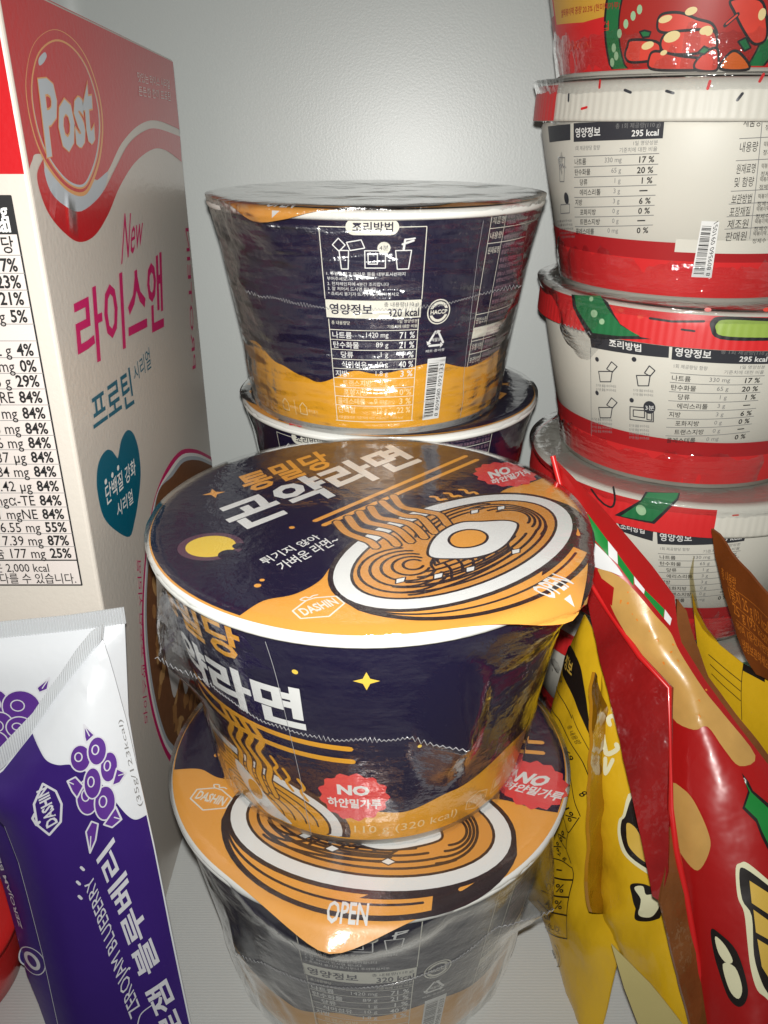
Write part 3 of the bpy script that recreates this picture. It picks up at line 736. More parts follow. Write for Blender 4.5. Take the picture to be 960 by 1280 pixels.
def slab_box():
    b = 0.0012
    bm = bmesh.new()
    v = [bm.verts.new(p) for p in ((BX-BD, BY0, 0.0005), (BX, BY0, 0.0005), (BX, BY1, 0.0005), (BX-BD, BY1, 0.0005), (BX-BD, BY0, zt0), (BX, BY0, zt0), (BX, BY1, zt1), (BX-BD, BY1, zt1))]
    for f in ((3, 2, 1, 0), (4, 5, 6, 7), (0, 1, 5, 4), (1, 2, 6, 5), (2, 3, 7, 6), (3, 0, 4, 7)): bm.faces.new([v[i] for i in f])
    bmesh.ops.bevel(bm, geom=list(bm.edges), offset=b, segments=3, affect='EDGES', profile=.5)
    me = bpy.data.meshes.new('carton'); bm.to_mesh(me); bm.free(); me.materials.append(BOXCR)
    return link(bpy.data.objects.new('carton', me), root)
slab_box()
m_ = mesh('top_flap', [(BX-BD+.002, BY0+.004, zt0+.0006), (BX-.002, BY0+.004, zt0+.0006), (BX-.002, BY1-.004, zt1+.0006), (BX-BD+.002, BY1-.004, zt1+.0006),
    (BX-BD+.002, BY0+.004, zt0+.0001), (BX-.002, BY0+.004, zt0+.0001), (BX-.002, BY1-.004, zt1+.0001), (BX-BD+.002, BY1-.004, zt1+.0001)],
    [(0, 1, 2, 3), (7, 6, 5, 4), (0, 4, 5, 1), (1, 5, 6, 2), (2, 6, 7, 3), (3, 7, 4, 0)], BOXRED, root)
fr = PlaneSurf((BX, BY0, 0), (BX, BY1, 0), (BX, BY0, 1)); a = Art(fr); P = a.P
top = [(186.0, (zt1-.001)*1000), (1.2, (zt0-.001)*1000)]
def K1(L_): return [P(k1(*q)) for q in L_]
def fix(pts): return [(min(186, max(1.2, p[0])), p[1]) for p in pts]
a.poly(fix([(1.2, P(k1(118, 772))[1])] + catmull(K1([(122, 772), (140, 715), (168, 683), (300, 720), (430, 800), (480, 755), (540, 635), (620, 553), (700, 536), (800, 577)]), 5) + [(186, P(k1(800, 577))[1])] + top), BOXRED)
band = catmull(K1([(190, 705), (163, 770), (175, 850), (215, 950), (280, 1030), (350, 1075), (420, 1045), (480, 950), (530, 830), (600, 720), (680, 662), (740, 670), (806, 720)]), 5) + catmull(K1([(800, 607), (700, 572), (640, 582), (570, 640), (510, 750), (450, 860), (360, 938), (280, 910), (220, 845), (195, 745)]), 5)
a.poly(fix(band), BOXRED)
a.poly(catmull(K1([(195, 745), (220, 845), (280, 910), (360, 938), (450, 860), (478, 765), (430, 800), (330, 850), (250, 800)]), 5, True), SILV)
og = catmull(K1([(235, 130), (320, 170), (390, 270), (440, 420), (457, 560), (445, 700), (410, 815), (370, 870), (300, 850), (220, 760), (160, 640), (120, 480), (113, 330), (150, 190)]), 5, True)
a.poly(og, GOLD)
def shr(pts, f, dx=0, dy=0):
    cx = sum(p[0] for p in pts)/len(pts); cy = sum(p[1] for p in pts)/len(pts)
    return [(cx+(p[0]-cx)*f+dx, cy+(p[1]-cy)*f+dy) for p in pts]
a.poly(shr(og, .97, -.3, .5), BOXRED); a.poly(shr(og, .90, .3, -.2), GOLD); a.poly(shr(og, .875, .3, -.2), SILV); a.poly(shr(og, .86, .1, .2), BOXRED)
a.poly(catmull(K1([(170, 260), (195, 232), (205, 250), (190, 280), (172, 290)]), 5, True), SILV)
a.pquad('Post', [k1(203, 712), k1(422, 640), k1(402, 322), k1(160, 345)], GOLD, bold=.05)
a.pquad('Post', [k1(206, 706), k1(419, 636), k1(400, 328), k1(164, 351)], SILV, bold=.03)
a.pquad('New', [k1(535, 1178), k1(636, 1075), k1(630, 945), k1(540, 948)], MAG, bold=.0, shear=.3)
a.pquad('라이스앤', [k2(285, 362), k2(594, 205), k2(586, -75), k2(262, 92)], MAG, bold=.02)
a.pquad('프로틴', [k2(340, 585), k2(487, 478), k2(470, 345), k2(325, 452)], TEAL, bold=.015)
a.pquad('시리얼', [k2(488, 402), k2(548, 348), k2(540, 272), k2(480, 345)], TEAL)
a.smooth([P(k2(*q)) for q in ((470, 962), (420, 940), (375, 890), (353, 800), (351, 730), (362, 680), (385, 648), (405, 650), (422, 672), (428, 672), (440, 610), (462, 575), (485, 590), (503, 650), (510, 740), (500, 840), (488, 905))], TEAL, 4)
a.pquad('단백질 강화', [k2(385, 852), k2(492, 735), k2(487, 675), k2(378, 778)], BOXWT if 'BOXWT' in globals() else PWHITE, bold=.01)
a.pquad('시리얼', [k2(424, 896), k2(482, 838), k2(476, 786), k2(420, 842)], PWHITE, bold=.01)
for q in ((383, 762), (407, 738), (428, 712)): a.ell(P(k2(*q)), 1.3, 1.0, PWHITE, n=8)
a.pquad('맛있는 라이스 시리얼', [k1(612, 365), k1(752, 395), k1(750, 355), k1(606, 318)], PWHITE); a.pquad('든든한 한끼 프로틴', [k1(615, 425), k1(756, 450), k1(754, 408), k1(612, 382)], PWHITE)
# the bowl of cereal with its magenta ring
ring = [(262, 570), (245, 562), (226, 563), (208, 585), (193, 622), (184, 670), (179, 720), (177, 780), (181, 840), (190, 893), (202, 932), (214, 955), (228, 968)]
rp = [P(q) for q in ring]; far = [(186, rp[-1][1]-30), (186, rp[0][1])]
def inner(d): return [(p[0]+d*(1 if i > 2 else .4), p[1]-(d if i < 4 else 0)+(d*.6 if i > 10 else 0)) for i, p in enumerate(rp)]
for d, m in ((0, MAG), (2.6, PWHITE), (4.6, SILV), (7, FLAKE[2])):
    a.poly(fix(catmull(inner(d), 4)) + [(186, rp[-1][1]-28+d), (186, rp[0][1]-2-d)], m)
r_ = random.Random(4); zlo, zhi = rp[-1][1], rp[0][1]
import bisect
for i in range(210):
    v_ = r_.uniform(zlo-18, zhi-9)
    # left limit at this height
    best = min(range(len(rp)), key=lambda j: abs(rp[j][1]-v_) + (0 if j > 2 else 30)); ul = rp[best][0]+13
    if ul > 180: continue
    u_ = r_.uniform(ul, 183); 
    a.ell((u_, v_), r_.uniform(3, 6.5), r_.uniform(2, 3.6), r_.choice(FLAKE[:2]+[FLAKE[0], FLAKE[2]]), rot=r_.uniform(0, pi), n=9)
for pts in (((205, 800), (212, 770), (230, 745), (262, 740), (262, 830), (248, 850), (240, 838), (232, 868), (226, 845), (218, 872), (212, 850)), ((225, 650), (240, 610), (262, 600), (262, 660), (240, 670))):
    a.poly(fix(catmull([P(q) for q in pts], 5, True)), MILK)
a.pquad('라이스앤 프로틴 시리얼', [(179, 905), (170, 700), (175, 700), (184, 903)], MAG)
a.pquad('PROTEIN', [(240, 462), (231, 285), (235, 285), (244, 460)], MAG)
a.build('front_print', root, off=0.00015)
# nutrition side, facing the viewer
sd = PlaneSurf((BX-BD, BY0, 0), (BX, BY0, 0), (BX-BD, BY0, 1)); a = Art(sd); P = a.P
W_ = BD*1000
rz = P((34, 217.5))[1]
a.poly([(1.2, rz), (W_-1.0, rz), (W_-1.0, (zt0-.0015)*1000), (1.2, (zt0-.0015)*1000)], BOXRED)
ur = P((13.5, 245))[0]; zt_, zb_ = P((13, 245))[1], P((100, 731))[1]
PINKP = mat('pinkish_card_print', (0.62, 0.56, 0.53), 0.5)
hb = P((24, 293))[1]
a.poly([(1.5, zb_), (ur, zb_), (ur, zt_), (1.5, zt_)], PINKP)
a.stroke([(1.5, zb_), (ur, zb_), (ur, zt_), (1.5, zt_)], .55, BLACKP, closed=True)
a.poly([(1.5, hb), (ur, hb), (ur, zt_), (1.5, zt_)], BLACKP)
pw = P((88, 740))
def row(t, y, dx=0, m=BLACKP, h=3.7, right=None, bold=.012, sq=.82):
    z = P((40, y))[1]; vs, fs, x0, x1, y0, y1 = glyphs(t, bold)
    hh = h*(y1-y0)/0.73 ; wd = hh*(x1-x0)/(y1-y0)*sq; R_ = right if right is not None else ur-1.6
    a.text_quad(t, [(R_-wd, z-h/2-(hh-h)*.7), (R_, z-h/2-(hh-h)*.7), (R_, z+h/2+(hh-h)*.3), (R_-wd, z+h/2+(hh-h)*.3)], m, bold=bold)
    return R_-wd
row('총 내용량 300 g', 262, m=PWHITE, h=4.2, bold=.02); row('1,170 kcal', 281, m=PWHITE, h=4.2, bold=.03)
row('100 g 당', 306)
rows = [('나트륨 140 mg', '7%', 331), ('탄수화물 75 g', '23%', 352), ('당류 21 g', '21%', 373), ('식이섬유 1.3 g', '5%', 395), ('트랜스지방 0 g', '', 415), ('지방 2 g', '4%', 437), ('콜레스테롤 0 mg', '0%', 457), ('단백질 16 g', '29%', 476), ('비타민A 588 μgRE', '84%', 496), ('비타민B1 1.01 mg', '84%', 516), ('비타민B2 1.18 mg', '84%', 535), ('비타민B6 1.26 mg', '84%', 553), ('엽산 337 μg', '84%', 571), ('비타민C 84 mg', '84%', 589), ('비타민D 8.42 μg', '84%', 607), ('비타민E 9.24 mgα-TE', '84%', 625), ('나이아신 12.61 mgNE', '84%', 642), ('철분 6.55 mg', '55%', 658.5), ('아연 7.39 mg', '87%', 675), ('칼슘 177 mg', '25%', 691)]
py = 295
for i, (n_, p_, y) in enumerate(rows):
    z = P((60, y-(y-rows[i-1][2])/2 if i else y-12))[1]
    a.stroke([(1.5, z), (ur, z)], .22, GREYP, cap=False)
    x_ = row(p_, y, bold=.025) if p_ else ur-12
    row(n_, y, right=x_-1.6, bold=.004)
z = P((60, 700))[1]; a.stroke([(1.5, z), (ur, z)], .5, BLACKP, cap=False)
row('1일 영양성분 기준치에 대한 비율(%)은 2,000 kcal', 709, h=3.2, right=ur-10, bold=.006); row('기준이므로 개인의 필요 열량에 따라 다를 수 있습니다.', 722, h=3.2, bold=.006)
a.build('nutrition_print', root, off=0.00015)

# ================================================================== purple jam stick pouches
POUCHW = mat('white_foil_pouch', (0.62, 0.64, 0.67), 0.30, metal=0.1, bump=.35, bscale=28, bdist=.003)
PURP = mat('purple_pouch_print', (0.040, 0.014, 0.165), 0.30, metal=0.3, bump=.35, bscale=28, bdist=.003, var=.15, vscale=25)
BERRY = mat('berry_print', (0.080, 0.022, 0.200), 0.35, var=.3, vscale=40)
SEAM = mat('crimped_foil', (0.62, 0.64, 0.66), 0.28, metal=0.15)
PINKW = mat('silvery_white_print', (0.60, 0.60, 0.64), 0.35, metal=.2)
def nz(sc, amp, seed=0.0):
    def f(u, v): return amp*noise.noise(Vector((u/sc, v/sc, seed)))
    return f
def edge_dist(pts, u, v):
    best = 1e9
    for i in range(len(pts)):
        ax, ay = pts[i-1]; bx_, by_ = pts[i]; dx, dy = bx_-ax, by_-ay
        t = max(0, min(1, ((u-ax)*dx+(v-ay)*dy)/max(1e-9, dx*dx+dy*dy)))
        d = (u-ax-dx*t)**2+(v-ay-dy*t)**2
        if d < best: best = d
    return math.sqrt(best)
def slab(name, surf, outline, m, th=0.003, grid=(3, 3), parent=None, taper=3.0, smooth=True, puff=0.0, D=14.0):
    """a bag or card of real thickness: crumpled front, back and rim"""
    pts = [surf.uv(*q) for q in outline]
    ar = sum(pts[i-1][0]*pts[i][1]-pts[i][0]*pts[i-1][1] for i in range(len(pts)))
    if ar < 0: pts.reverse()
    base_b = surf.bulge or (lambda u, v: 0.0); op = list(pts)
    def fall(u, v): return 1-(1-min(1, edge_dist(op, u, v)/D))**2
    if puff:
        cache = {}
        def bl(u, v):
            k = (round(u, 3), round(v, 3))
            if k not in cache: f = fall(u, v); cache[k] = puff*(f-.6) + base_b(u, v)*(.3+.7*f)
            return cache[k]
        surf.bulge = bl
    vin = [Vector(p) for p in pts]; ein = []; n0 = len(vin)
    xs = [v.x for v in vin]; ys = [v.y for v in vin]
    for ax, g in ((0, grid[0]), (1, grid[1])):
        lo, hi = (min(xs), max(xs)) if ax == 0 else (min(ys), max(ys)); k = math.ceil(lo/g)
        while k*g < hi:
            b = len(vin); c = k*g+.0131
            vin += [Vector((c, min(ys)-1)), Vector((c, max(ys)+1))] if ax == 0 else [Vector((min(xs)-1, c)), Vector((max(xs)+1, c))]
            ein.append((b, b+1)); k += 1
    vo, eo, fo, ov, oe, of = delaunay_2d_cdt(vin, ein, [list(range(n0))], 0, 1e-4)
    fs = [f for f, o in zip(fo, of) if o]; used = sorted({i for f in fs for i in f}); re = {j: i for i, j in enumerate(used)}
    fs = [tuple(re[i] for i in f) for f in fs]; P2 = [vo[i] for i in used]; n = len(P2)
    V = [surf.map(p.x, p.y, 0) for p in P2] + [surf.map(p.x, p.y, -(0.0006+(th-.0006)*(fall(p.x, p.y) if th > .0025 else 1))) for p in P2]
    cnt = {}
    for f in fs:
        for i in range(len(f)): e = (f[i], f[(i+1) % len(f)]); cnt[e] = 1
    out = []
    for f in fs:
        out.append(tuple(reversed(f)) if surf.flip else f); bk = tuple(n+i for i in f); out.append(bk if surf.flip else tuple(reversed(bk)))
    for (x, y) in cnt:
        if (y, x) not in cnt: out.append((y, x, n+x, n+y) if not surf.flip else (x, y, n+y, n+x))
    return mesh(name, V, out, m, parent, smooth=False) if not smooth else smooth_slab(name, V, out, m, parent)
def smooth_slab(name, V, out, m, parent):
    o = mesh(name, V, out, m, parent, smooth=True)
    o.data.set_sharp_from_angle(angle=rad(40))
    return o
def crimp(name, surf, top, low, m, parent, n=60):
    """pressed seal with fine ridges; top and low are photo polylines"""
    def res(pl, k):
        L_ = [0]
        for i in range(1, len(pl)): L_.append(L_[-1]+math.dist(pl[i-1], pl[i]))
        o_ = []
        for j in range(k+1):
            t = L_[-1]*j/k; i = max(1, min(bisect.bisect_left(L_, t), len(pl)-1)); q = (t-L_[i-1])/max(1e-9, L_[i]-L_[i-1])
            o_.append((pl[i-1][0]+(pl[i][0]-pl[i-1][0])*q, pl[i-1][1]+(pl[i][1]-pl[i-1][1])*q))
        return o_
    T_, B_ = res([surf.uv(*q) for q in top], n*4), res([surf.uv(*q) for q in low], n*4)
    V, fs = [], []
    for j in range(n*4+1):
        h = 0.00045*(1 if j % 4 in (1, 2) else 0)+.0001
        V += [surf.map(*T_[j], h), surf.map(*B_[j], h), surf.map(*T_[j], -.0004), surf.map(*B_[j], -.0004)]
    for j in range(n*4):
        a_, b_ = 4*j, 4*j+4
        fs += [(a_, a_+1, b_+1, b_), (a_+2, b_+2, b_+3, a_+3), (a_, b_, b_+2, a_+2), (a_+1, a_+3, b_+3, b_+1)]
    return mesh(name, V, fs, m, parent)
# ---- back pouch
bk = PlaneSurf(atY(0, 900, .222), atY(150, 900, .224), atY(60, 1280, .196), nz(22, .0006, 3.3))
root = empty('jam_pouch', atZ(70, 1330, 0.0)); root.location.z = 0
tag(root, 'white and purple blueberry jam pouch standing behind the other, its straight sealed top showing', 'jam pouch', 'blueberry jam pouches')
inv = Matrix.Translation(root.location).inverted()
made = []
made.append(slab('pouch', bk, [(-60, 800), (0, 795), (60, 790), (153, 782), (156, 850), (158, 900), (172, 980), (190, 1100), (205, 1250), (210, 1340), (70, 1340), (45, 1262), (30, 1225), (16, 1170), (0, 1112), (-40, 1000)], POUCHW, th=.012, puff=.005))
made.append(crimp('top_seal', bk, [(-60, 783), (0, 777), (90, 768), (155, 758)], [(-60, 806), (0, 800), (90, 791), (155, 783)], SEAM, None))
a = Art(bk); P = a.P
a.poly([P(q) for q in ((-40, 960), (20, 930), (80, 950), (150, 1000), (168, 1030), (190, 1100), (205, 1250), (208, 1335), (72, 1335), (45, 1262), (30, 1225), (16, 1170), (0, 1112), (-38, 1003))], PURP)
def berry(c, rx, ry, hl=True):
    c = P(c); k = abs(P((100, 900))[0]-P((0, 900))[0])/100
    a.ell(c, rx*k+.45, ry*k+.45, PINKW); a.ell(c, rx*k, ry*k, BERRY)
    if hl: h = (c[0]-rx*k*.2, c[1]-ry*k*.1); a.ell(h, rx*k*.36+.25, ry*k*.33+.25, PINKW, n=16); a.ell(h, rx*k*.36-.15, ry*k*.33-.15, BERRY, n=16)
def leaf(pts):
    L_ = [P(q) for q in pts]; a.poly(L_, BERRY); a.stroke(L_, .5, PINKW, closed=True)
    m_ = ((L_[1][0]+L_[-1][0])/2, (L_[1][1]+L_[-1][1])/2); a.stroke([L_[0], m_], .35, PINKW)
for c, rx, ry in (((2, 878), 12, 20), ((30, 880), 23, 22), ((5, 905), 16, 20), ((28, 905), 16, 14), ((0, 925), 14, 16)): berry(c, rx, ry)
leaf([(65, 843), (62, 858), (52, 862), (49, 856)]); 
# print on the lower left
a.pquad('ZEROJAM BLUEBERRY', [(30, 1162), (-20, 1000), (-27, 1010), (23, 1160)], PINKW, bold=.01)
c = P((40, 1201)); a.ell(c, 5.6, 6.2, PINKW); a.ell(c, 5.2, 5.8, PURP); a.ell((c[0], c[1]), 3.2, 4.0, PINKW, rot=-.5); a.ell((c[0], c[1]), 1.7, 2.6, PURP, rot=-.5)
made.append(a.build('pouch_print', None, grid=(3, 3), off=.0004))
for o in made: o.parent = root; o.matrix_parent_inverse = inv
# ---- front pouch
ft = PlaneSurf(atY(60, 900, .203), atY(150, 900, .205), atY(150, 1280, .170), nz(25, .0007, 8.1))
root = empty('jam_pouch', atZ(160, 1400, 0.0)); root.location.z = 0
tag(root, 'purple blueberry jam pouch in front, leaning with its slanted crimped top edge', 'jam pouch', 'blueberry jam pouches')
inv = Matrix.Translation(root.location).inverted(); made = []
made.append(slab('pouch', ft, [(-30, 990), (0, 965), (38, 918), (60, 886), (85, 852), (105, 827), (125, 803), (133, 826), (140, 850), (155, 905), (172, 980), (190, 1060), (212, 1170), (237, 1290), (246, 1350), (85, 1350), (68, 1290), (48, 1200), (30, 1130), (18, 1085), (0, 1038), (-30, 1010)], POUCHW, th=.013, puff=.006))
made.append(crimp('top_seal', ft, [(-30, 960), (0, 934), (20, 913), (40, 892), (60, 862), (75, 842), (95, 812), (113, 790), (130, 779)], [(-30, 988), (0, 964), (20, 942), (38, 918), (60, 886), (85, 852), (105, 827), (115, 815), (125, 802)], SEAM, None))
a = Art(ft); P = a.P
a.poly([P(q) for q in [(-28, 990), (0, 968), (22, 940), (37, 921)]] + catmull([P(q) for q in ((37, 921), (48, 934), (60, 947), (75, 952), (92, 952), (112, 962), (132, 980), (150, 1006), (161, 1020), (170, 1026), (181, 1024))], 5)[1:] + [P(q) for q in ((190, 1065), (211, 1172), (236, 1292), (244, 1345), (87, 1345), (70, 1290), (50, 1200), (32, 1130), (20, 1085), (2, 1038), (-28, 1010))], PURP)
for c, rx, ry in (((103, 944), 12, 17), ((112, 992), 13, 23), ((137, 957), 9.5, 19), ((133, 1000), 12, 22), ((118, 975), 10, 20), ((123, 936), 10.5, 18)): berry(c, rx, ry)
leaf([(107, 902), (120, 916), (110, 925), (108, 918)]); leaf([(87, 972), (97, 967), (107, 978), (99, 993), (93, 985)]); leaf([(157, 968), (146, 960), (141, 980), (150, 978)])
leaf([(115, 1061), (110, 1035), (117, 1022), (125, 1025), (122, 1045)]); leaf([(153, 1022), (146, 1006), (132, 1026), (142, 1030)])
a.pquad('제로잼 블루베리', [(250, 1340), (144, 1041), (123, 1069), (222, 1340)], PINKW, bold=.022)
a.pquad('ZEROJAM BLUEBERRY', [(181, 1243), (121, 1082), (108, 1101), (166, 1267)], PINKW)
for q in ((104, 1079), (99, 1097), (101, 1115)): a.stroke([P(q), P((q[0]+3, q[1]+3))], .9, PINKW)
hx = [P(q) for q in ((57, 975), (73, 984), (80, 1000), (79, 1022), (65, 1038), (50, 1026), (46, 1000))]
a.stroke(hx, .7, PINKW, closed=True)
a.pquad('DASHIN', [(76, 1022), (63, 977), (49, 984), (62, 1030)], PINKW, bold=.03)
a.stroke([P(q) for q in ((47, 1012), (44, 1018), (49, 1026), (53, 1022))], .8, PINKW)
a.pquad('(35g/123kcal)', [(178, 1010), (152, 902), (146, 902), (172, 1012)], GREYP)
a.stroke(catmull([P(q) for q in ((172, 1290), (177, 1262), (192, 1250))], 6), .35, PINKW)
made.append(a.build('pouch_print', None, grid=(3, 3), off=.0004))
for o in made: o.parent = root; o.matrix_parent_inverse = inv
# ---- red round tub low at the left edge
c = atZ(-78, 1225, 0.0)
root = empty('red_tub', (c.x, c.y, 0)); tag(root, 'shiny red round tub at the lower left edge, under the jam pouches', 'tub')
TUBR = mat('red_tub_plastic', (0.60, 0.02, 0.02), 0.3, coat=.3)
lathe('tub_body', [(0.0, .0006), (0.030, .0006), (0.0325, .003), (0.0335, .012), (0.034, .026)], TUBR, root)
lathe('tub_lid', [(0.0, .0295), (0.032, .0295), (0.0352, .0285), (0.0352, .0255), (0.0342, .0253)], TUBR, root)
def nz2(s1, a1, s2, a2, seed):
    return lambda u, v: a1*noise.noise(Vector((u/s1, v/s1*.6, seed))) + a2*abs(noise.noise(Vector((u/s2, v/s2*.5, seed+5))))
# ================================================================== spicy rice cake cups, stacked at the right
H2 = 0.0815
CREAMP = mat('cream_paper', (0.62, 0.60, 0.53), 0.5, bump=.04); RED = mat('red_print', (0.62, 0.022, 0.024), 0.42); DRED = mat('dark_red_print', (0.36, 0.012, 0.015), 0.42)
GREEN = mat('green_print', (0.015, 0.15, 0.05), 0.42); LIME = mat('lime_print', (0.28, 0.40, 0.07), 0.42); PALEG = mat('pale_green_print', (0.30, 0.48, 0.28), 0.42)
DGREY = mat('dark_grey_print', (0.035, 0.037, 0.045), 0.42); OCHRE = mat('ochre_print', (0.62, 0.34, 0.045), 0.42); TEOK = mat('rice_cake_red_print', (0.62, 0.055, 0.035), 0.42, var=.25, vscale=80)
PALEY = mat('pale_yellow_print', (0.72, 0.58, 0.28), 0.45); ORNG = mat('carrot_print', (0.66, 0.13, 0.02), 0.42)
FILM2 = film_mat('crinkled_film', bump=.75, bscale=80, base=0.01, rough=0.08, gain=1.9, tension=1.2)
RB2, RT2 = 0.0555, 0.0700
rcone = ConeSurf(RB2, RT2, H2-.017)
def rice_cup():
    root = empty('rice_cake_cup')
    prof = [(0.049, .0025), (0.0535, .0025), (0.0542, 0), (RB2-.0002, 0), (rcone.r(H2-.018)-.0001, H2-.018), (0.0685, H2-.014)]
    lathe('paper_cup', prof, CREAMP, root, n=120)
    def band(name, z0, z1_, m, off):
        vs, fs = [], []; n = 132
        for z in (z0, (z0+z1_)/2, z1_):
            for k in range(n): vs.append(rcone.map(2*pi*k/n*65, z*1000, off))
        for i in range(2):
            for k in range(n): fs.append((i*n+k, i*n+(k+1) % n, (i+1)*n+(k+1) % n, (i+1)*n+k))
        return mesh(name, vs, fs, m, root, smooth=True)
    band('red_foot_print', .0022, .0165, RED, .00012); band('dark_red_print', .0165, .0235, DRED, .00012)
    # ridged overcap
    def wob(a, r, z): return 0.00007*sin(a*140) if (r > .0722 and H2-.0145 < z < H2-.004) else 0
    prof = [(0.0695, H2-.0152), (0.0728, H2-.0152), (0.0731, H2-.0140), (0.0729, H2-.012), (0.0727, H2-.006), (0.0724, H2-.0035), (0.0712, H2-.0016), (0.0695, H2-.0010), (0.066, H2-.0014), (0.062, H2-.0034), (0.0, H2-.0034)]
    lathe('overcap', prof, CREAMP, root, n=980, wob=wob)
    return root
capsurf = ConeSurf(0.0730, 0.0724, H2)
class CapSurf(ConeSurf):
    def r(s, z): return 0.07315-(z-(H2-.016))*.04 if z < H2-.0055 else 0.07273-(z-(H2-.0055))*.16
    def map(s, u, v, h):
        a = u/1000/s.RM; z = v/1000; r = s.r(z)+h+0.00007*sin(a*140)*(1 if z < H2-.005 else 0)
        return (r*sin(a), -r*cos(a), z)
protoR = rice_cup()
RC = [('T', (.130, .388, 0.311+.0154)), ('E', (.1385, .390, .311-.0661)), ('F', (.147, .390, .311-.1475)), ('G', (.149, .388, .311-.229)), ('I', (.149, .389, 0.0005))]
labs = {'T': 'topmost rice cake cup, red, a bowl of rice cakes pictured on its side',
        'E': 'white rice cake cup just below the topmost one, barcode at its lower front',
        'F': 'rice cake cup with four cooking step drawings, middle of the right stack',
        'G': 'rice cake cup behind the raised brown bag flap, second from the bottom',
        'I': 'lowest rice cake cup of the right stack, nearly hidden behind the snack bags'}
cups2 = {}
allr = [protoR] + [copy_tree(protoR) for _ in range(4)]
for (k, loc), c in zip(RC, allr):
    c.location = loc; tag(c, labs[k], 'rice cake cup', 'stacked rice cake cups'); cups2[k] = (c, loc)
def sfs(k):
    loc = cups2[k][1]
    s1 = ConeSurf(RB2, RT2, H2-.017, loc); s2 = CapSurf(.0733, .0733, H2, loc); return s1, s2
def fact_table(a, q, rows, hfrac=.155, names=True):
    b = Box2(a, q); b.rect(0, 1-hfrac, 1, 1, DGREY)
    b.text('영양정보', .03, 1-hfrac*.78, 1-hfrac*.25, PWHITE, bold=.02, wmax=.36); b.text('총 1회 제공량(110 g)', .97, 1-hfrac*.45, 1-hfrac*.12, GREYP, 'r', wmax=.5); b.text('295 kcal', .96, 1-hfrac*.85, 1-hfrac*.50, PWHITE, 'r', bold=.02, wmax=.3)
    b.text('1회 제공량당 함량', .03, 1-hfrac-.075, 1-hfrac-.035, GREYP, wmax=.34); b.text('1일 영양성분', .96, 1-hfrac-.05, 1-hfrac-.012, GREYP, 'r', wmax=.36); b.text('기준치에 대한 비율', .96, 1-hfrac-.105, 1-hfrac-.065, GREYP, 'r', wmax=.5)
    y = 1-hfrac-.125; dy = (y-.0)/len(rows)
    for n_, q_, p_, ind in rows:
        b.line(0.0, y, .98, y, .28, GREYP)
        yb, yt = y-dy*.82, y-dy*.2
        b.text(n_, .02+.08*ind, yb, yt, BLACKP, bold=.006, wmax=.34); b.text(q_, .62, yb, yt, GREYP, 'r', wmax=.26); (b.text(p_, .94, yb, yt, BLACKP, 'r', bold=.018, wmax=.2) if p_ != '–' else b.line(.82, (yb+yt)/2, .90, (yb+yt)/2, .45, BLACKP))
        y -= dy
    return b
rowsE = [('나트륨', '330 mg', '17 %', 0), ('탄수화물', '65 g', '20 %', 0), ('당류', '1 g', '1 %', 1), ('에리스리톨', '3 g', '–', 1), ('지방', '3 g', '6 %', 0), ('포화지방', '0 g', '0 %', 1), ('트랜스지방', '0 g', '–', 1), ('콜레스테롤', '0 mg', '0 %', 0)]
gr = (4, None)
# ---- E
sb, sc = sfs('E'); a = Art(sb); P = a.P
a.poly([P(q) for q in ((686, 158), (714, 155), (714, 175), (688, 178))], DGREY)
fact_table(a, [P(q) for q in ((720, 295), (818, 293), (831, 149), (718, 154))], rowsE)
u_ = P((845, 300))[0]; a.poly([(u_, 20.0), (u_+75, 20.0), (u_+75, 25), (u_, 25)], CREAMP)
ip = [P(q) for q in ((700, 197), (707, 197), (706, 227), (701, 227))]; a.stroke(ip, .4, GREYP, closed=True)
a.ell(P((709, 248)), 2.0, 2.4, DGREY); a.stroke([P(q) for q in ((702, 256), (713, 255), (713, 266), (702, 267))], .4, GREYP, closed=True)
for i in range(5): a.pquad('소스를 넣어주세요', [(698+i, 278+5*i), (716+i, 277+5*i), (716+i, 274+5*i), (698+i, 275+5*i)], GREYP)
b = Box2(a, [P(q) for q in ((864, 346), (889, 347), (899, 277), (877, 276))]); b.rect(0, 0, 1, 1, PWHITE); barcode(b, .08, .06, .60, .94, BLACKP, 5, horiz=False)
a.text_quad('8 809560 091051', [b.at(.9, .03), b.at(.93, 1.02), b.at(.70, .96), b.at(.70, .03)], BLACKP)
tb = Box2(a, [P(q) for q in ((903, 300), (990, 294), (1000, 130), (930, 134))])
tb.line(0, 1, 1, 1, .3, GREYP); tb.line(.36, 0, .33, 1, .25, GREYP)
for i, (nm, y0) in enumerate((('제품명', .86), ('내용량', .68), ('원재료명', .52), ('및 함량', .42), ('보관방법', .29), ('포장재질', .19), ('제조원', .09), ('판매원', -.01))):
    tb.text(nm, .03, y0, y0+.075, BLACKP, wmax=.28)
    if i != 3: tb.line(0, y0+.10, 1, y0+.10, .25, GREYP)
    tb.text('떡볶이떡 고추장 쌀가루', .40, y0+.03, y0+.07, BLACKP, wmax=.5); tb.text('정제수 설탕 소금', .40, y0-.03, y0+.01, BLACKP, wmax=.5)
a.build('nutrition_print', cups2['E'][0], grid=gr, off=.0004)
a = Art(sc); P = a.P
def capz(px0, px1, z0, z1_, m, slant=0):
    a.poly([(px0, z0), (px1, z0), (px1+slant, z1_), (px0+slant, z1_)], m)
u0 = P((694, 128))[0]; capz(-125, u0, 66.6, 79.5, RED)
r_ = random.Random(2)
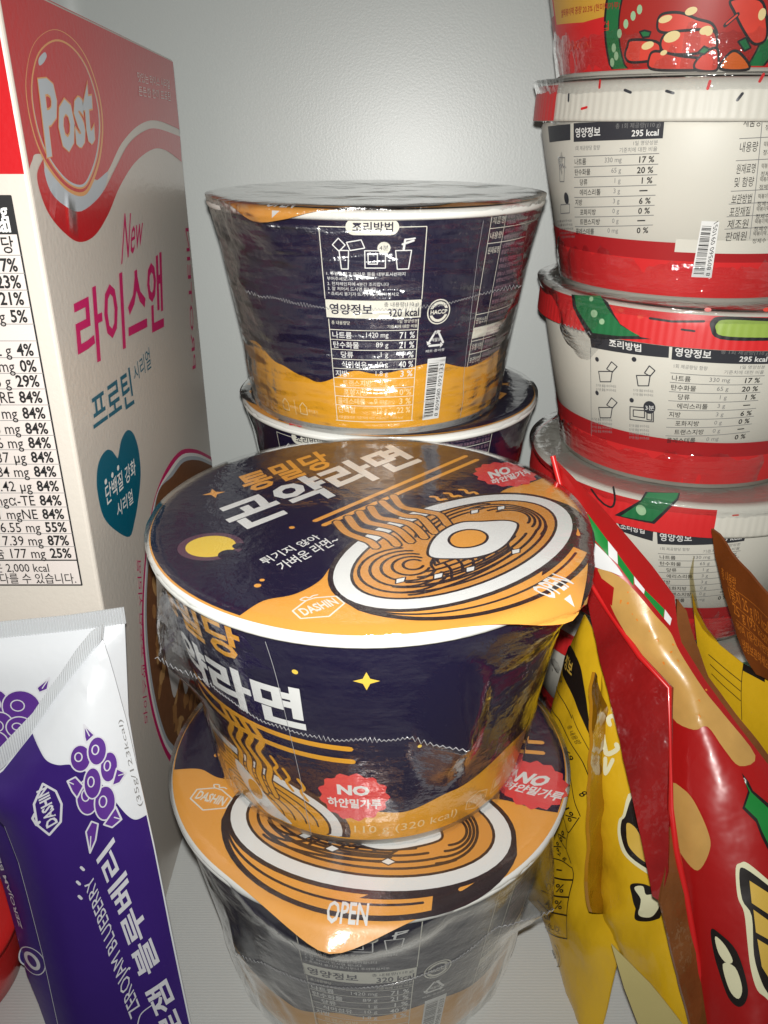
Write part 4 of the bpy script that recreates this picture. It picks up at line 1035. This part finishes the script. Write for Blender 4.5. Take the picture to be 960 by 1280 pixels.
for px, py, m in ((748, 105, RED), (710, 122, DGREY), (784, 114, DGREY), (837, 115, DGREY), (886, 106, RED), (953, 97, RED), (925, 121, DGREY), (730, 135, RED)):
    c = P((px, py)); t = r_.uniform(-.5, 1.8); a.stroke([(c[0]-1.2*cos(t), c[1]-1.2*sin(t)), (c[0]+1.2*cos(t), c[1]+1.2*sin(t))], .9, m)
a.build('overcap_print', cups2['E'][0], grid=(.62, 3), off=.0003)
# ---- F
sb, sc = sfs('F'); a = Art(sb); P = a.P
rowsF = [('나트륨', '330 mg', '17 %', 0), ('탄수화물', '65 g', '20 %', 0), ('당류', '1 g', '1 %', 1), ('에리스리톨', '3 g', '–', 1), ('지방', '3 g', '6 %', 0), ('포화지방', '0 g', '0 %', 1), ('트랜스지방', '0 g', '–', 1), ('콜레스테롤', '0 mg', '0 %', 0)]
fact_table(a, [P(q) for q in ((831, 555), (936, 548), (966, 436), (841, 428))], rowsF)
a.poly([P(q) for q in ((738, 420), (837, 429), (836, 447), (740, 434))], DGREY); a.pquad('조리방법', [(762, 433), (802, 440), (802, 430), (762, 423)], PWHITE, bold=.02)
a.stroke([P((739, 434)), P((740, 545))], .3, GREYP, cap=False)
def sl(pts, wd=.45, closed=True): a.stroke([P(q) for q in pts], wd, DGREY, closed=closed)
for (x, y) in ((757, 470), (804, 475), (757, 515)):
    sl([(x-8, y-6), (x+9, y-6), (x+7, y+7), (x-6, y+7)]); sl([(x+2, y-9), (x+8, y-18), (x+15, y-12), (x+9, y-5)])
sl([(788, 508), (817, 510), (817, 527), (788, 524)]); sl([(792, 512), (806, 513), (806, 522), (792, 520)]); sl([(809, 512), (815, 512), (815, 525), (809, 524)])
a.ell(P((812, 509)), 2.6, 3.0, DGREY); a.pquad('3분', [(807, 512), (818, 513), (818, 507), (807, 506)], PWHITE)
for i, q in enumerate(((747, 449), (793, 449), (747, 491), (790, 500))): a.ell(P(q), 1.0, 1.1, DGREY, n=12)
for x, y, n_ in ((757, 480, 2), (803, 486, 2), (752, 522, 4), (798, 530, 4)):
    for j in range(n_): a.pquad('뜨거운 물을 부어주세요', [(x-11, y+5*j+3), (x+14, y+5*j+4.5), (x+14, y+5*j+1), (x-11, y+5*j-.5)], GREYP)
c = P((718, 547)); a.stroke([(c[0]-2.2, c[1]-2.5), (c[0]+2.2, c[1]-2.5), (c[0]+2.2, c[1]+1.2), (c[0], c[1]+3.4), (c[0]-2.2, c[1]+1.2)], .4, TEOK, closed=True)
a.build('nutrition_print', cups2['F'][0], grid=gr, off=.0004)
a = Art(sc); P = a.P
a.poly([(-205, 66.6), (205, 66.6), (205, 79.6), (-205, 79.6)], RED)
a.poly([P(q) for q in ((737, 422), (815, 424), (800, 421), (775, 405), (758, 378), (750, 372), (712, 368), (716, 385))], BLACKP)
a.poly([P(q) for q in ((741, 416), (775, 420), (800, 420), (776, 407), (756, 382), (748, 370), (716, 369), (720, 385))], GREEN)
for q, r1 in (((742, 392), 1.6), ((752, 402), 1.2), ((737, 374), 1.0)): a.ell(P(q), r1, r1, PALEG, n=14)
a.poly(catmull([P(q) for q in ((890, 400), (905, 396), (960, 398), (1000, 400), (1000, 424), (960, 426), (900, 424), (888, 410))], 4, True), BLACKP); a.poly(catmull([P(q) for q in ((896, 405), (908, 400), (960, 402), (1000, 403), (1000, 421), (960, 422), (904, 420), (895, 412))], 4, True), LIME)
a.stroke([P(q) for q in ((812, 398), (840, 402), (880, 402))], .9, BLACKP); a.stroke([P(q) for q in ((852, 412), (868, 414))], .8, BLACKP)
for q in ((775, 388), (800, 396), (885, 388), (960, 388)): a.ell(P(q), 1.2, .8, TEOK, n=10)
a.build('overcap_print', cups2['F'][0], grid=(.62, 3), off=.0003)
# ---- G
sb, sc = sfs('G'); a = Art(sb); P = a.P
a.poly([P(q) for q in ((770, 648), (817, 658), (816, 676), (778, 664))], DGREY); a.pquad('조리방법', [(776, 661), (806, 667), (806, 658), (776, 652)], PWHITE, bold=.02)
fact_table(a, [P(q) for q in ((824, 752), (912, 748), (934, 656), (821, 660))], rowsF, hfrac=.2)
a.build('nutrition_print', cups2['G'][0], grid=gr, off=.0004)
a = Art(sc); P = a.P
ue = P((897, 640))[0]
a.poly([(-170, 66.6), (ue, 66.6), (ue, 79.6), (-170, 79.6)], RED)
a.poly([P(q) for q in ((768, 644), (818, 655), (848, 626), (850, 618), (806, 616), (800, 626))], BLACKP); a.poly([P(q) for q in ((776, 645), (815, 652), (846, 624), (848, 618), (809, 617), (800, 629))], GREEN)
a.ell(P((801, 638)), 1.9, 2.4, PALEG, rot=.5); a.stroke(catmull([P(q) for q in ((765, 610), (768, 625), (764, 634), (752, 628), (738, 612))], 5), .9, BLACKP); c = P((920, 645)); a.stroke([(c[0]-1, c[1]), (c[0]+1, c[1]+.2)], .7, TEOK)
a.build('overcap_print', cups2['G'][0], grid=(.62, 3), off=.0003)
# ---- I
sb, sc = sfs('I'); a = Art(sc)
a.poly([(-205, 66.6), (205, 66.6), (205, 79.6), (-205, 79.6)], RED); a.poly([(-20, 66.6), (18, 66.6), (30, 79.6), (-5, 79.6)], GREEN)
a.build('overcap_print', cups2['I'][0], grid=(.62, 3), off=.0003)
# ---- T: shows its picture side
sb, sc = sfs('T'); a = Art(sb); P = a.P
a.poly([(-100, 2.4), (195, 2.4), (195, 63), (-100, 63)], RED)
yb = [P(q) for q in ((697, 31), (730, 28), (760, 20), (774, 14), (779, 0))]
a.poly([yb[0], yb[1], yb[2], yb[3], yb[4], (yb[4][0]-1, 63), (yb[0][0]-4, 63)], OCHRE)
a.pquad('쌀떡볶이떡 중량 20.3% (현미떡가루)', [(703, 24), (776, 12), (776, 2), (703, 12)], DRED, bold=.01)
a.pquad('국물떡볶이 컵', [(705, 48), (762, 38), (762, 26), (705, 36)], RED); a.pquad('295 KCAL', [(706, 64), (744, 60), (744, 51), (706, 54)], TEOK, bold=.01)
rc_ = P((862, 30)); 
def ring(rx, ry, m): a.poly([(rc_[0]+rx*cos(t), max(2.6, rc_[1]+ry*sin(t))) for t in [2*pi*k/56 for k in range(56)]], m)
k = (P((862, 30))[0]-P((758, 30))[0])
ring(k*1.03, 34, BLACKP); ring(k*1.0, 33, GREEN); ring(k*.83, 27.5, BLACKP); ring(k*.81, 26.8, mat('sauce_red_print', (0.36, .02, .015), .4))
for q in ((766, 78), (768, 60), (775, 42), (783, 30), (792, 20), (771, 70), (953, 20), (957, 45), (800, 12)): a.ell(P(q), 1.1, 1.5, PALEG, n=10)
def cake(pts, m=TEOK):
    c = catmull([P(q) for q in pts], 5, True); a.poly(c, m); a.stroke(c, .9, BLACKP, closed=True)
cake([(785, 58), (790, 50), (820, 52), (826, 62), (822, 74), (790, 78), (782, 70)]); cake([(822, 30), (828, 18), (850, 16), (872, 24), (890, 30), (896, 46), (880, 48), (850, 42), (826, 40)])
cake([(826, 54), (834, 42), (860, 38), (890, 38), (896, 50), (892, 62), (860, 68), (832, 66)]); cake([(812, 72), (820, 64), (850, 70), (876, 74), (878, 86), (850, 88), (814, 86)])
cake([(914, 0), (950, 0), (958, 30), (956, 50), (942, 55), (930, 40), (918, 16)]); cake([(868, 80), (880, 66), (895, 60), (898, 72), (895, 88), (872, 88)])
cake([(900, 86), (912, 66), (924, 66), (936, 86)], ORNG)
for q, rx, ry in (((832, 24), 2.6, 1.1), ((840, 46), 3.2, 1.7), ((882, 38), 2.3, 1.3), ((810, 57), 2.6, 1.2), ((864, 14), 2.2, 1.2), ((886, 40), 1.4, 1.2), ((952, 18), 1.4, 1.8), ((830, 66), 1.4, .8)): a.ell(P(q), rx, ry, PALEY, rot=.2, n=16)
for q in (((800, 40), (806, 38), (814, 40), (812, 46), (804, 47)), ((922, 52), (932, 47), (938, 60), (930, 64)), ((872, 66), (880, 58), (888, 62), (880, 68))): L_ = [P(p) for p in q]; a.poly(L_, GREEN); a.stroke(L_, .6, BLACKP, closed=True)
a.stroke([P((906, 32)), P((922, 18))], 1.4, BLACKP); a.stroke([P((908, 30)), P((921, 19))], .6, TEOK)
a.build('picture_print', cups2['T'][0], grid=gr, off=.0004)
# film round each
ears2 = {'T': [(-90, .5, .001, .2), (90, .5, .001, .2)], 'E': [(-75, .40, .003, .25), (5, .42, .0035, .26)], 'F': [(-62, .16, .009, .30), (75, .4, .004, .3)], 'G': [(-50, .4, .004, .3), (12, .45, .003, .3)], 'I': [(-60, .4, .003, .3), (60, .4, .003, .3)]}
for i, k in enumerate('TEFGI'):
    film_mesh(cups2[k][0], ears2[k], 30+i, R=0.0747, rb=0.0565, H=H2, tip=.3, film=FILM2, topz=0.0004, zig=(k in 'EFG'), vline={'E': 28, 'F': 40}.get(k), sag=.0034)

# ================================================================== snack bags at the lower right
BRED = mat('red_glossy_bag', (0.30, 0.006, 0.006), 0.34, coat=.12, bump=.45, bscale=30, bdist=.004, var=.1, vscale=30)
BYEL = mat('yellow_glossy_bag', (0.60, 0.365, 0.012), 0.26, coat=.3, bump=.5, bscale=34, bdist=.004, var=.1, vscale=30)
BRWN = mat('brown_bag_inside', (0.17, 0.045, 0.010), 0.30, bump=.4, bscale=90, var=.2, vscale=60)
OLIVE = mat('cream_bag_back', (0.40, 0.34, 0.14), 0.3, bump=.3, bscale=90)
POTATO = mat('potato_print', (0.44, 0.25, 0.070), 0.36, coat=.15, var=.28, vscale=90, bump=.2, bscale=120)
BGRN = mat('bag_green_print', (0.01, 0.17, 0.03), 0.3); BWHT = mat('bag_white_print', (0.60, 0.60, 0.60), 0.3); BCRM = mat('bag_cream_print', (0.62, 0.60, 0.40), 0.35); BBLK = mat('bag_black_print', (0.010, 0.007, 0.006), 0.35); BYL2 = mat('letter_yellow_print', (0.55, 0.36, 0.06), .35)
BORN = mat('orange_small_print', (0.55, 0.17, 0.02), .4)
def bag(name, label, base, parts):
    root = empty(name, base); tag(root, label, 'snack bag')
    inv = Matrix.Translation(root.location).inverted()
    for o in parts:
        o.parent = root; o.matrix_parent_inverse = inv
    return root
# ---- red potato bag: printed front, dark side gusset
fp = PlaneSurf(atY(692, 572, .288), atY(960, 950, .205), atY(870, 1280, .163), nz2(30, .0018, 12, .0010, 1.7))
g1 = slab('printed_front', fp, [(692, 570), (712, 590), (745, 624), (780, 664), (815, 705), (843, 743), (847, 780), (852, 802), (882, 850), (922, 905), (962, 957), (1010, 1020), (1010, 1400), (905, 1400), (885, 1290), (872, 1200), (858, 1120), (845, 1060), (838, 1010), (838, 900), (838, 860), (800, 820), (760, 762), (729, 706), (722, 700), (708, 640)], BRED, th=.016, puff=.007, D=18)
a = Art(fp); P = a.P
def k7(x, y): return (680+x/4.8, 560+y/4.8)
def k5(x, y): return (640+x/2.4615, 760+y/2.4615)
def pl(kf, pts, m): a.poly([P(kf(*q)) for q in pts], m)
pl(k7, [(130, 285), (190, 315), (205, 430), (155, 370)], BGRN); pl(k7, [(190, 315), (258, 390), (268, 505), (205, 430)], BWHT); pl(k7, [(262, 395), (385, 560), (390, 655), (268, 508)], BGRN)
pl(k7, [(385, 560), (440, 628), (445, 702), (390, 652)], BWHT); pl(k7, [(442, 635), (540, 770), (538, 832), (446, 702)], BGRN); pl(k7, [(540, 770), (605, 850), (600, 878), (545, 818)], BWHT); pl(k7, [(606, 852), (722, 965), (716, 1018), (602, 882)], BGRN); pl(k7, [(725, 965), (766, 1020), (756, 1062), (720, 1022)], BWHT)
pl(k7, [(190, 448), (385, 650), (400, 690), (330, 598), (240, 538), (200, 538)], BGRN)
pt = catmull([P(q) for q in ((747, 711), (770, 719), (790, 735), (820, 770), (838, 790), (850, 815), (880, 862), (905, 893), (945, 945), (924, 957), (904, 935), (884, 908), (867, 912), (841, 898), (839, 860), (800, 818), (768, 768), (757, 737))], 4, True)
a.poly(pt, POTATO)
sp = catmull([P(q) for q in ((767, 733), (757, 737), (766, 766), (768, 740))], 3, True)
a.poly([P(k7(*q)) for q in ((240, 672), (310, 708), (345, 780), (420, 838), (405, 945), (330, 860))], BRED)
a.smooth([P(k7(*q)) for q in ((196, 545), (235, 538), (290, 562), (345, 610), (420, 690), (475, 772), (400, 745), (320, 718), (240, 674), (212, 620))], BWHT, 4)
ptb = catmull([P(q) for q in ((840, 981), (852, 985), (867, 1000), (884, 1036), (887, 1060), (872, 1088), (852, 1070), (845, 1050), (839, 1010))], 5, True); a.poly(ptb, POTATO)
r_ = random.Random(9)
for i in range(16):
    t = r_.random(); q = (775+110*t+r_.uniform(-14, 14), 740+150*t+r_.uniform(-12, 12)); a.ell(P(q), r_.uniform(.25, .6), r_.uniform(.2, .5), BORN, n=7)
pl(k5, [(705, 505), (725, 530), (740, 560), (788, 600), (788, 745), (765, 700), (748, 655), (706, 612), (724, 560)], BBLK); pl(k5, [(712, 525), (735, 565), (788, 615), (788, 725), (768, 685), (752, 645), (714, 608), (730, 565)], BGRN)
a.poly(catmull([P(k5(*q)) for q in ((686, 795), (700, 778), (725, 780), (800, 845), (860, 900), (860, 1300), (788, 1200), (752, 1165), (732, 1100), (722, 1020), (712, 930), (692, 880))], 4, True), BCRM)
a.poly(catmull([P(k5(*q)) for q in ((697, 808), (715, 795), (800, 860), (850, 905), (850, 1280), (790, 1185), (765, 1140), (742, 1060), (735, 940), (706, 890))], 4, True), BBLK)
pl(k5, [(728, 832), (800, 880), (800, 945), (735, 900)], BYL2); pl(k5, [(740, 920), (800, 965), (800, 1020), (748, 990)], BYL2); pl(k5, [(752, 1010), (800, 1040), (800, 1150), (766, 1095)], BYL2)
a.poly(catmull([P(k5(*q)) for q in ((612, 990), (640, 1000), (690, 1050), (722, 1150), (718, 1200), (695, 1220), (665, 1195), (640, 1130), (620, 1060))], 4, True), BBLK)
a.smooth([P(k5(*q)) for q in ((625, 1010), (655, 1035), (678, 1080), (660, 1090), (635, 1060))], BCRM, 4); a.smooth([P(k5(*q)) for q in ((648, 1095), (685, 1100), (706, 1160), (695, 1195), (668, 1170))], BCRM, 4)
g2 = a.build('front_print', None, grid=(3, 3), off=.0005)
gp = PlaneSurf(atY(729, 705, .272), atY(838, 860, .226), atY(828, 1120, .1845), nz2(12, .0012, 5, .0006, 5.0))
GUS = mat('dark_red_gusset', (0.20, 0.008, 0.008), 0.16, coat=.6, bump=.7, bscale=50, bdist=.004, var=.7, vscale=40)
g3 = slab('side_gusset', gp, [(722, 700), (729, 706), (760, 762), (800, 820), (837, 858), (837, 1010), (834, 1090), (826, 1128), (815, 1120), (800, 1040), (775, 925), (750, 825), (738, 770)], GUS, th=.0012, grid=(3, 3))
edge = [atY(691, 570, .289), atY(708, 640, .281), atY(722, 702, .273), atY(760, 763, .254), atY(800, 821, .237), atY(838, 860, .225), atY(838, 1010, .201), atY(845, 1060, .1945), atY(858, 1120, .1865), atY(872, 1200, .1765), atY(888, 1300, .164)]
EDG = mat('bright_red_edge', (0.50, 0.012, 0.012), .3, coat=.4)
g4 = tube('folded_edge', edge, .0011, EDG, None, 8)
LG = mat('smoky_amber_gusset', (0.16, 0.055, 0.015), 0.15, coat=.7, bump=.7, bscale=60, bdist=.003, var=.7, vscale=50)
lgs = PlaneSurf(atY(828, 1120, .1845), atY(885, 1300, .163), atY(845, 1060, .1945), nz2(10, .0008, 4, .0005, 3.0))
g5 = slab('lower_gusset', lgs, [(837, 1000), (846, 1062), (859, 1122), (873, 1202), (890, 1302), (898, 1400), (868, 1400), (866, 1292), (850, 1232), (836, 1172), (825, 1128), (831, 1090)], LG, th=.0010, grid=(3, 3))
bks = PlaneSurf(atY(850, 760, .283), atY(965, 960, .232), atY(845, 735, .290), nz2(12, .0010, 5, .0006, 4.0))
g6 = slab('back_panel', bks, [(846, 748), (858, 764), (868, 800), (886, 846), (926, 900), (966, 950), (1010, 1010), (1010, 1090), (930, 1110), (890, 1080), (862, 880), (846, 812)], LG, th=.0015, grid=(3, 3))
bp_ = PlaneSurf(atY(826, 1128, .184), atY(870, 1290, .166), atY(845, 1060, .194))
bag('potato_snack_bag', 'tall red snack bag with potato pictures and a green and white checked band', (.10, .17, 0), [g1, g2, g3, g4, g5, g6])
# ---- middle yellow bag with cream letters
mp_ = PlaneSurf(atY(748, 842, .262), atY(850, 1290, .172), atY(722, 1200, .215), nz2(20, .0030, 9, .0022, 2.2))
h1 = slab('printed_front', mp_, [(747, 838), (757, 850), (775, 925), (800, 1040), (815, 1120), (826, 1126), (840, 1140), (862, 1230), (885, 1300), (900, 1400), (830, 1400), (800, 1290), (762, 1178), (742, 1132), (733, 1130), (738, 1000), (741, 900)], BYEL, th=.010, puff=.004)
a = Art(mp_); P = a.P
def k4(x, y): return (660+x/4.57, 1000+y/4.57)
a.poly(catmull([P(k4(*q)) for q in ((575, -40), (555, 80), (540, 110), (540, 180), (560, 260), (600, 330), (690, 440), (700, 380), (660, 200))], 4, True), BCRM)
a.poly(catmull([P(k4(*q)) for q in ((590, -30), (565, 90), (552, 115), (552, 180), (572, 250), (610, 320), (690, 415), (690, 380), (660, 200))], 4, True), BBLK)
a.poly(catmull([P(k4(*q)) for q in ((572, 135), (600, 150), (640, 230), (668, 330), (670, 365), (620, 300), (585, 235))], 4, True), BYL2)
a.poly(catmull([P(k4(*q)) for q in ((610, 480), (650, 475), (690, 500), (740, 560), (760, 660), (745, 680), (700, 690), (650, 680), (635, 640), (620, 540))], 4, True), BBLK)
a.poly(catmull([P(k4(*q)) for q in ((628, 498), (660, 492), (672, 540), (700, 545), (735, 600), (730, 650), (708, 668), (665, 660), (648, 630), (655, 565))], 4, True), BCRM)
a.smooth([P(k3_(*q)) for q in ((480, 650), (515, 630), (545, 700), (548, 770), (515, 760), (490, 700))], BCRM, 4) if 'k3_' in globals() else None
def k6(x, y): return (660+x/4.8, 760+y/4.8)
a.stroke(catmull([P(k6(*q)) for q in ((545, 740), (520, 700), (505, 650), (485, 660), (490, 700))], 4), 1.6, BCRM); a.stroke(catmull([P(k6(*q)) for q in ((470, 760), (490, 870), (530, 850), (525, 820))], 4), 1.8, BCRM); a.stroke(catmull([P(k6(*q)) for q in ((490, 900), (500, 990), (520, 910))], 4), 1.5, BCRM)
h2 = a.build('front_print', None, grid=(3, 3), off=.0005)
fpn = PlaneSurf(atY(762, 1178, .192), atY(862, 1300, .168), atY(800, 1300, .172), nz(10, .0006, 4))
h3 = slab('loose_flap', fpn, [(764, 1180), (775, 1192), (812, 1228), (862, 1292), (900, 1350), (830, 1350), (802, 1292), (780, 1235)], OLIVE, th=.0006)
FOLDM = mat('shaded_yellow_fold', (0.30, 0.135, 0.006), 0.18, coat=.6, bump=.6, bscale=36, bdist=.004)  # bag yellow darkened to amber: the fold's shade is put into the colour
fld = PlaneSurf(atY(738, 850, .243), atY(738, 1140, .2055), atY(776, 1000, .250), nz(9, .0016, 7))
h4 = slab('side_fold', fld, [(742, 840), (750, 850), (760, 900), (768, 960), (776, 1030), (780, 1085), (768, 1120), (752, 1142), (738, 1140), (734, 1100), (738, 1000)], FOLDM, th=.0012, grid=(3, 3))
bag('snack_bag', 'crumpled yellow snack bag with cream outlined letters, between the red bag and nutrition bag', (.09, .20, 0), [h1, h2, h3, h4])
# ---- left yellow bag, nutrition table bent round its side
bulgeL = nz2(18, .0020, 9, .0014, 6.6)
lp = PlaneSurf(atY(722, 780, .285), atY(735, 1280, .196), atY(672, 1080, .252), bulgeL)
i1 = slab('printed_back', lp, [(724, 768), (737, 792), (748, 850), (744, 930), (742, 1000), (737, 1130), (752, 1150), (768, 1182), (745, 1290), (738, 1400), (760, 1400), (722, 1340), (718, 1290), (700, 1238), (680, 1172), (668, 1140), (650, 1120), (655, 1040), (680, 900), (700, 820)], BYEL, th=.010, puff=.004)
a = Art(lp); P = a.P
a.poly(catmull([P(k6(*q)) for q in ((215, 235), (255, 235), (310, 300), (345, 420), (370, 640), (378, 765), (345, 660), (300, 540), (250, 440), (200, 370))], 4, True), BBLK)
a.pquad('정보', [k6(222, 352), k6(290, 418), k6(298, 330), k6(232, 272)], BYL2, bold=.03)
def kl(pts, wd=.45, kf=k6): a.stroke(catmull([P(kf(*q)) for q in pts], 5), wd, BBLK)
kl(((165, 470), (215, 520), (260, 590), (300, 660))); kl(((150, 590), (230, 680), (290, 790), (330, 900), (370, 1040))); kl(((300, 640), (350, 780), (390, 930)), .3); kl(((275, 1000), (300, 1120), (330, 1248)), .4)
kl(((110, 320), (210, 345), (270, 385)), .4, k4); kl(((190, 200), (245, 280)), .4, k4); kl(((235, 95), (265, 185), (310, 100)), .4, k4); kl(((272, 385), (280, 450), (270, 550), (262, 655), (254, 790)), .45, k4); kl(((265, 185), (245, 280), (268, 360)), .4, k4)
kl(((180, 440), (230, 452), (278, 455)), .6, k4); kl(((110, 515), (190, 545), (270, 552)), .6, k4); kl(((65, 570), (140, 630), (262, 656)), .6, k4); kl(((95, 745), (170, 775), (254, 790)), .4, k4)
def tq(t, x, y, w_, h, rot=0, kf=k4, bold=.01):
    r0 = rad(rot); c, s_ = cos(r0), sin(r0); a.pquad(t, [kf(x+c*dx-s_*dy, y+s_*dx+c*dy) for dx, dy in ((-w_/2, h/2), (w_/2, h/2), (w_/2, -h/2), (-w_/2, -h/2))], BBLK, bold=bold)
tq('0 %', 192, 498, 110, 48, 6); tq('4 %', 184, 592, 110, 50, 6); tq('–', 205, 398, 30, 8, 10); tq('kcal', 115, 660, 80, 34, 20); tq('있습니다.', 155, 728, 130, 44, 16, bold=.0); tq('1%', 272, 82, 80, 38, 64); tq('%', 225, 205, 60, 44, 70); tq('%', 190, 265, 50, 40, 50); tq('2 g', 215, 320, 70, 26, 36)
tq('69', 280, 885, 60, 34, 70, k6); tq('8', 345, 1115, 24, 36, 40, k6); tq('당', 208, 430, 50, 26, 60, k6); tq('총 내용량', 315, 760, 120, 26, 68, k6, 0)
a.stroke([P(k4(150+46*cos(t), 890+66*sin(t))) for t in [k*pi/12-1.3 for k in range(18)]], .4, BBLK)
tq('재활용', 150, 880, 56, 22, 60)
i2 = a.build('nutrition_print', None, grid=(3, 3), off=.0005)
bag('snack_bag', 'yellow snack bag beside the front stack, black nutrition table bent along its side', (.074, .22, 0), [i1, i2])
# ---- far right yellow bag with a brown raised flap
rp_ = PlaneSurf(atY(868, 760, .300), atY(962, 852, .262), atY(962, 930, .25), nz(20, .0010, 9))
j1 = slab('printed_back', rp_, [(863, 742), (868, 762), (880, 785), (897, 806), (930, 832), (962, 853), (1020, 890), (1040, 1060), (1000, 1120), (930, 1115), (890, 1000), (876, 880), (868, 795)], BYEL, th=.006, puff=.002)
a = Art(rp_); P = a.P
a.poly([P(q) for q in ((928, 829), (955, 844), (955, 853), (928, 838))], BBLK); a.stroke([P((928, 830)), P((929, 900))], .25, BBLK, cap=False)
for o_ in (0, 12, 24): a.stroke([P((886+o_*.2, 818+o_)), P((928, 852+o_))], .3, BBLK, cap=False)
j2 = a.build('back_print', None, grid=(3, 3), off=.0003)
bp2 = PlaneSurf(atY(889, 662, .296), atY(962, 745, .262), atY(955, 845, .258), nz(14, .0014, 12))
j3 = slab('raised_flap', bp2, [(889, 661), (897, 668), (912, 690), (935, 715), (962, 746), (1010, 790), (1010, 870), (962, 852), (945, 843), (934, 822), (922, 795), (910, 755), (902, 730), (893, 695)], BRWN, th=.0010, grid=(3, 3))
a = Art(bp2); P = a.P
for t, q in (('총 내용량', ((905, 722), (922, 738), (922, 722), (903, 708))), ('1봉지 25 g (93 kcal)', ((917, 752), (965, 800), (965, 775), (912, 730))), ('25 g (93 kcal)', ((921, 770), (962, 812), (962, 796), (918, 752))), ('하여 (유전자변형', ((925, 790), (962, 825), (962, 812), (921, 775))), ('냉장보관하세요', ((932, 812), (960, 838), (960, 826), (929, 797)))):
    a.pquad(t, list(q), BORN)
for p0, p1 in (((912, 730), (962, 772)), ((917, 752), (962, 800)), ((922, 774), (962, 815))): a.stroke([P(p0), P(p1)], .2, BORN, cap=False)
j4 = a.build('flap_print', None, grid=(3, 3), off=.0003)
CLR = film_mat('clear_bag_edge', tint=(.93, .90, .78), bump=.3, bscale=80, rough=.06, gain=1.6)
j5 = slab('clear_side', PlaneSurf(atY(866, 690, .300), atY(892, 800, .288), atY(872, 760, .296)), [(863, 742), (862, 715), (867, 695), (866, 720), (872, 758), (884, 786), (897, 800), (896, 806), (878, 786), (866, 764)], CLR, th=.0003)
bag('snack_bag', 'snack bag at the right edge with a brown flap sticking up before the white cup', (.13, .26, 0), [j1, j2, j3, j4, j5])
# ---- red and white striped packet lying low
kp = PlaneSurf(atY(750, 1290, .205), atY(790, 1290, .205), atY(770, 1180, .232), nz(20, .0006, 14))
l1 = slab('packet', kp, [(758, 1180), (770, 1192), (800, 1300), (806, 1340), (735, 1340), (742, 1290)], mat('red_packet', (.45, .015, .015), .35), th=.004)
a = Art(kp); a.poly([a.P(q) for q in ((756, 1233), (783, 1224), (791, 1258), (752, 1269))], BWHT)
l2 = a.build('white_stripe', None, grid=(3, 3), off=.0003)
root = empty('striped_packet', (.08, .19, 0)); tag(root, 'red packet with a white stripe lying low between the two yellow bags', 'packet'); inv = Matrix.Translation(root.location).inverted()
for o in (l1, l2): o.parent = root; o.matrix_parent_inverse = inv
bpy.context.view_layer.update()
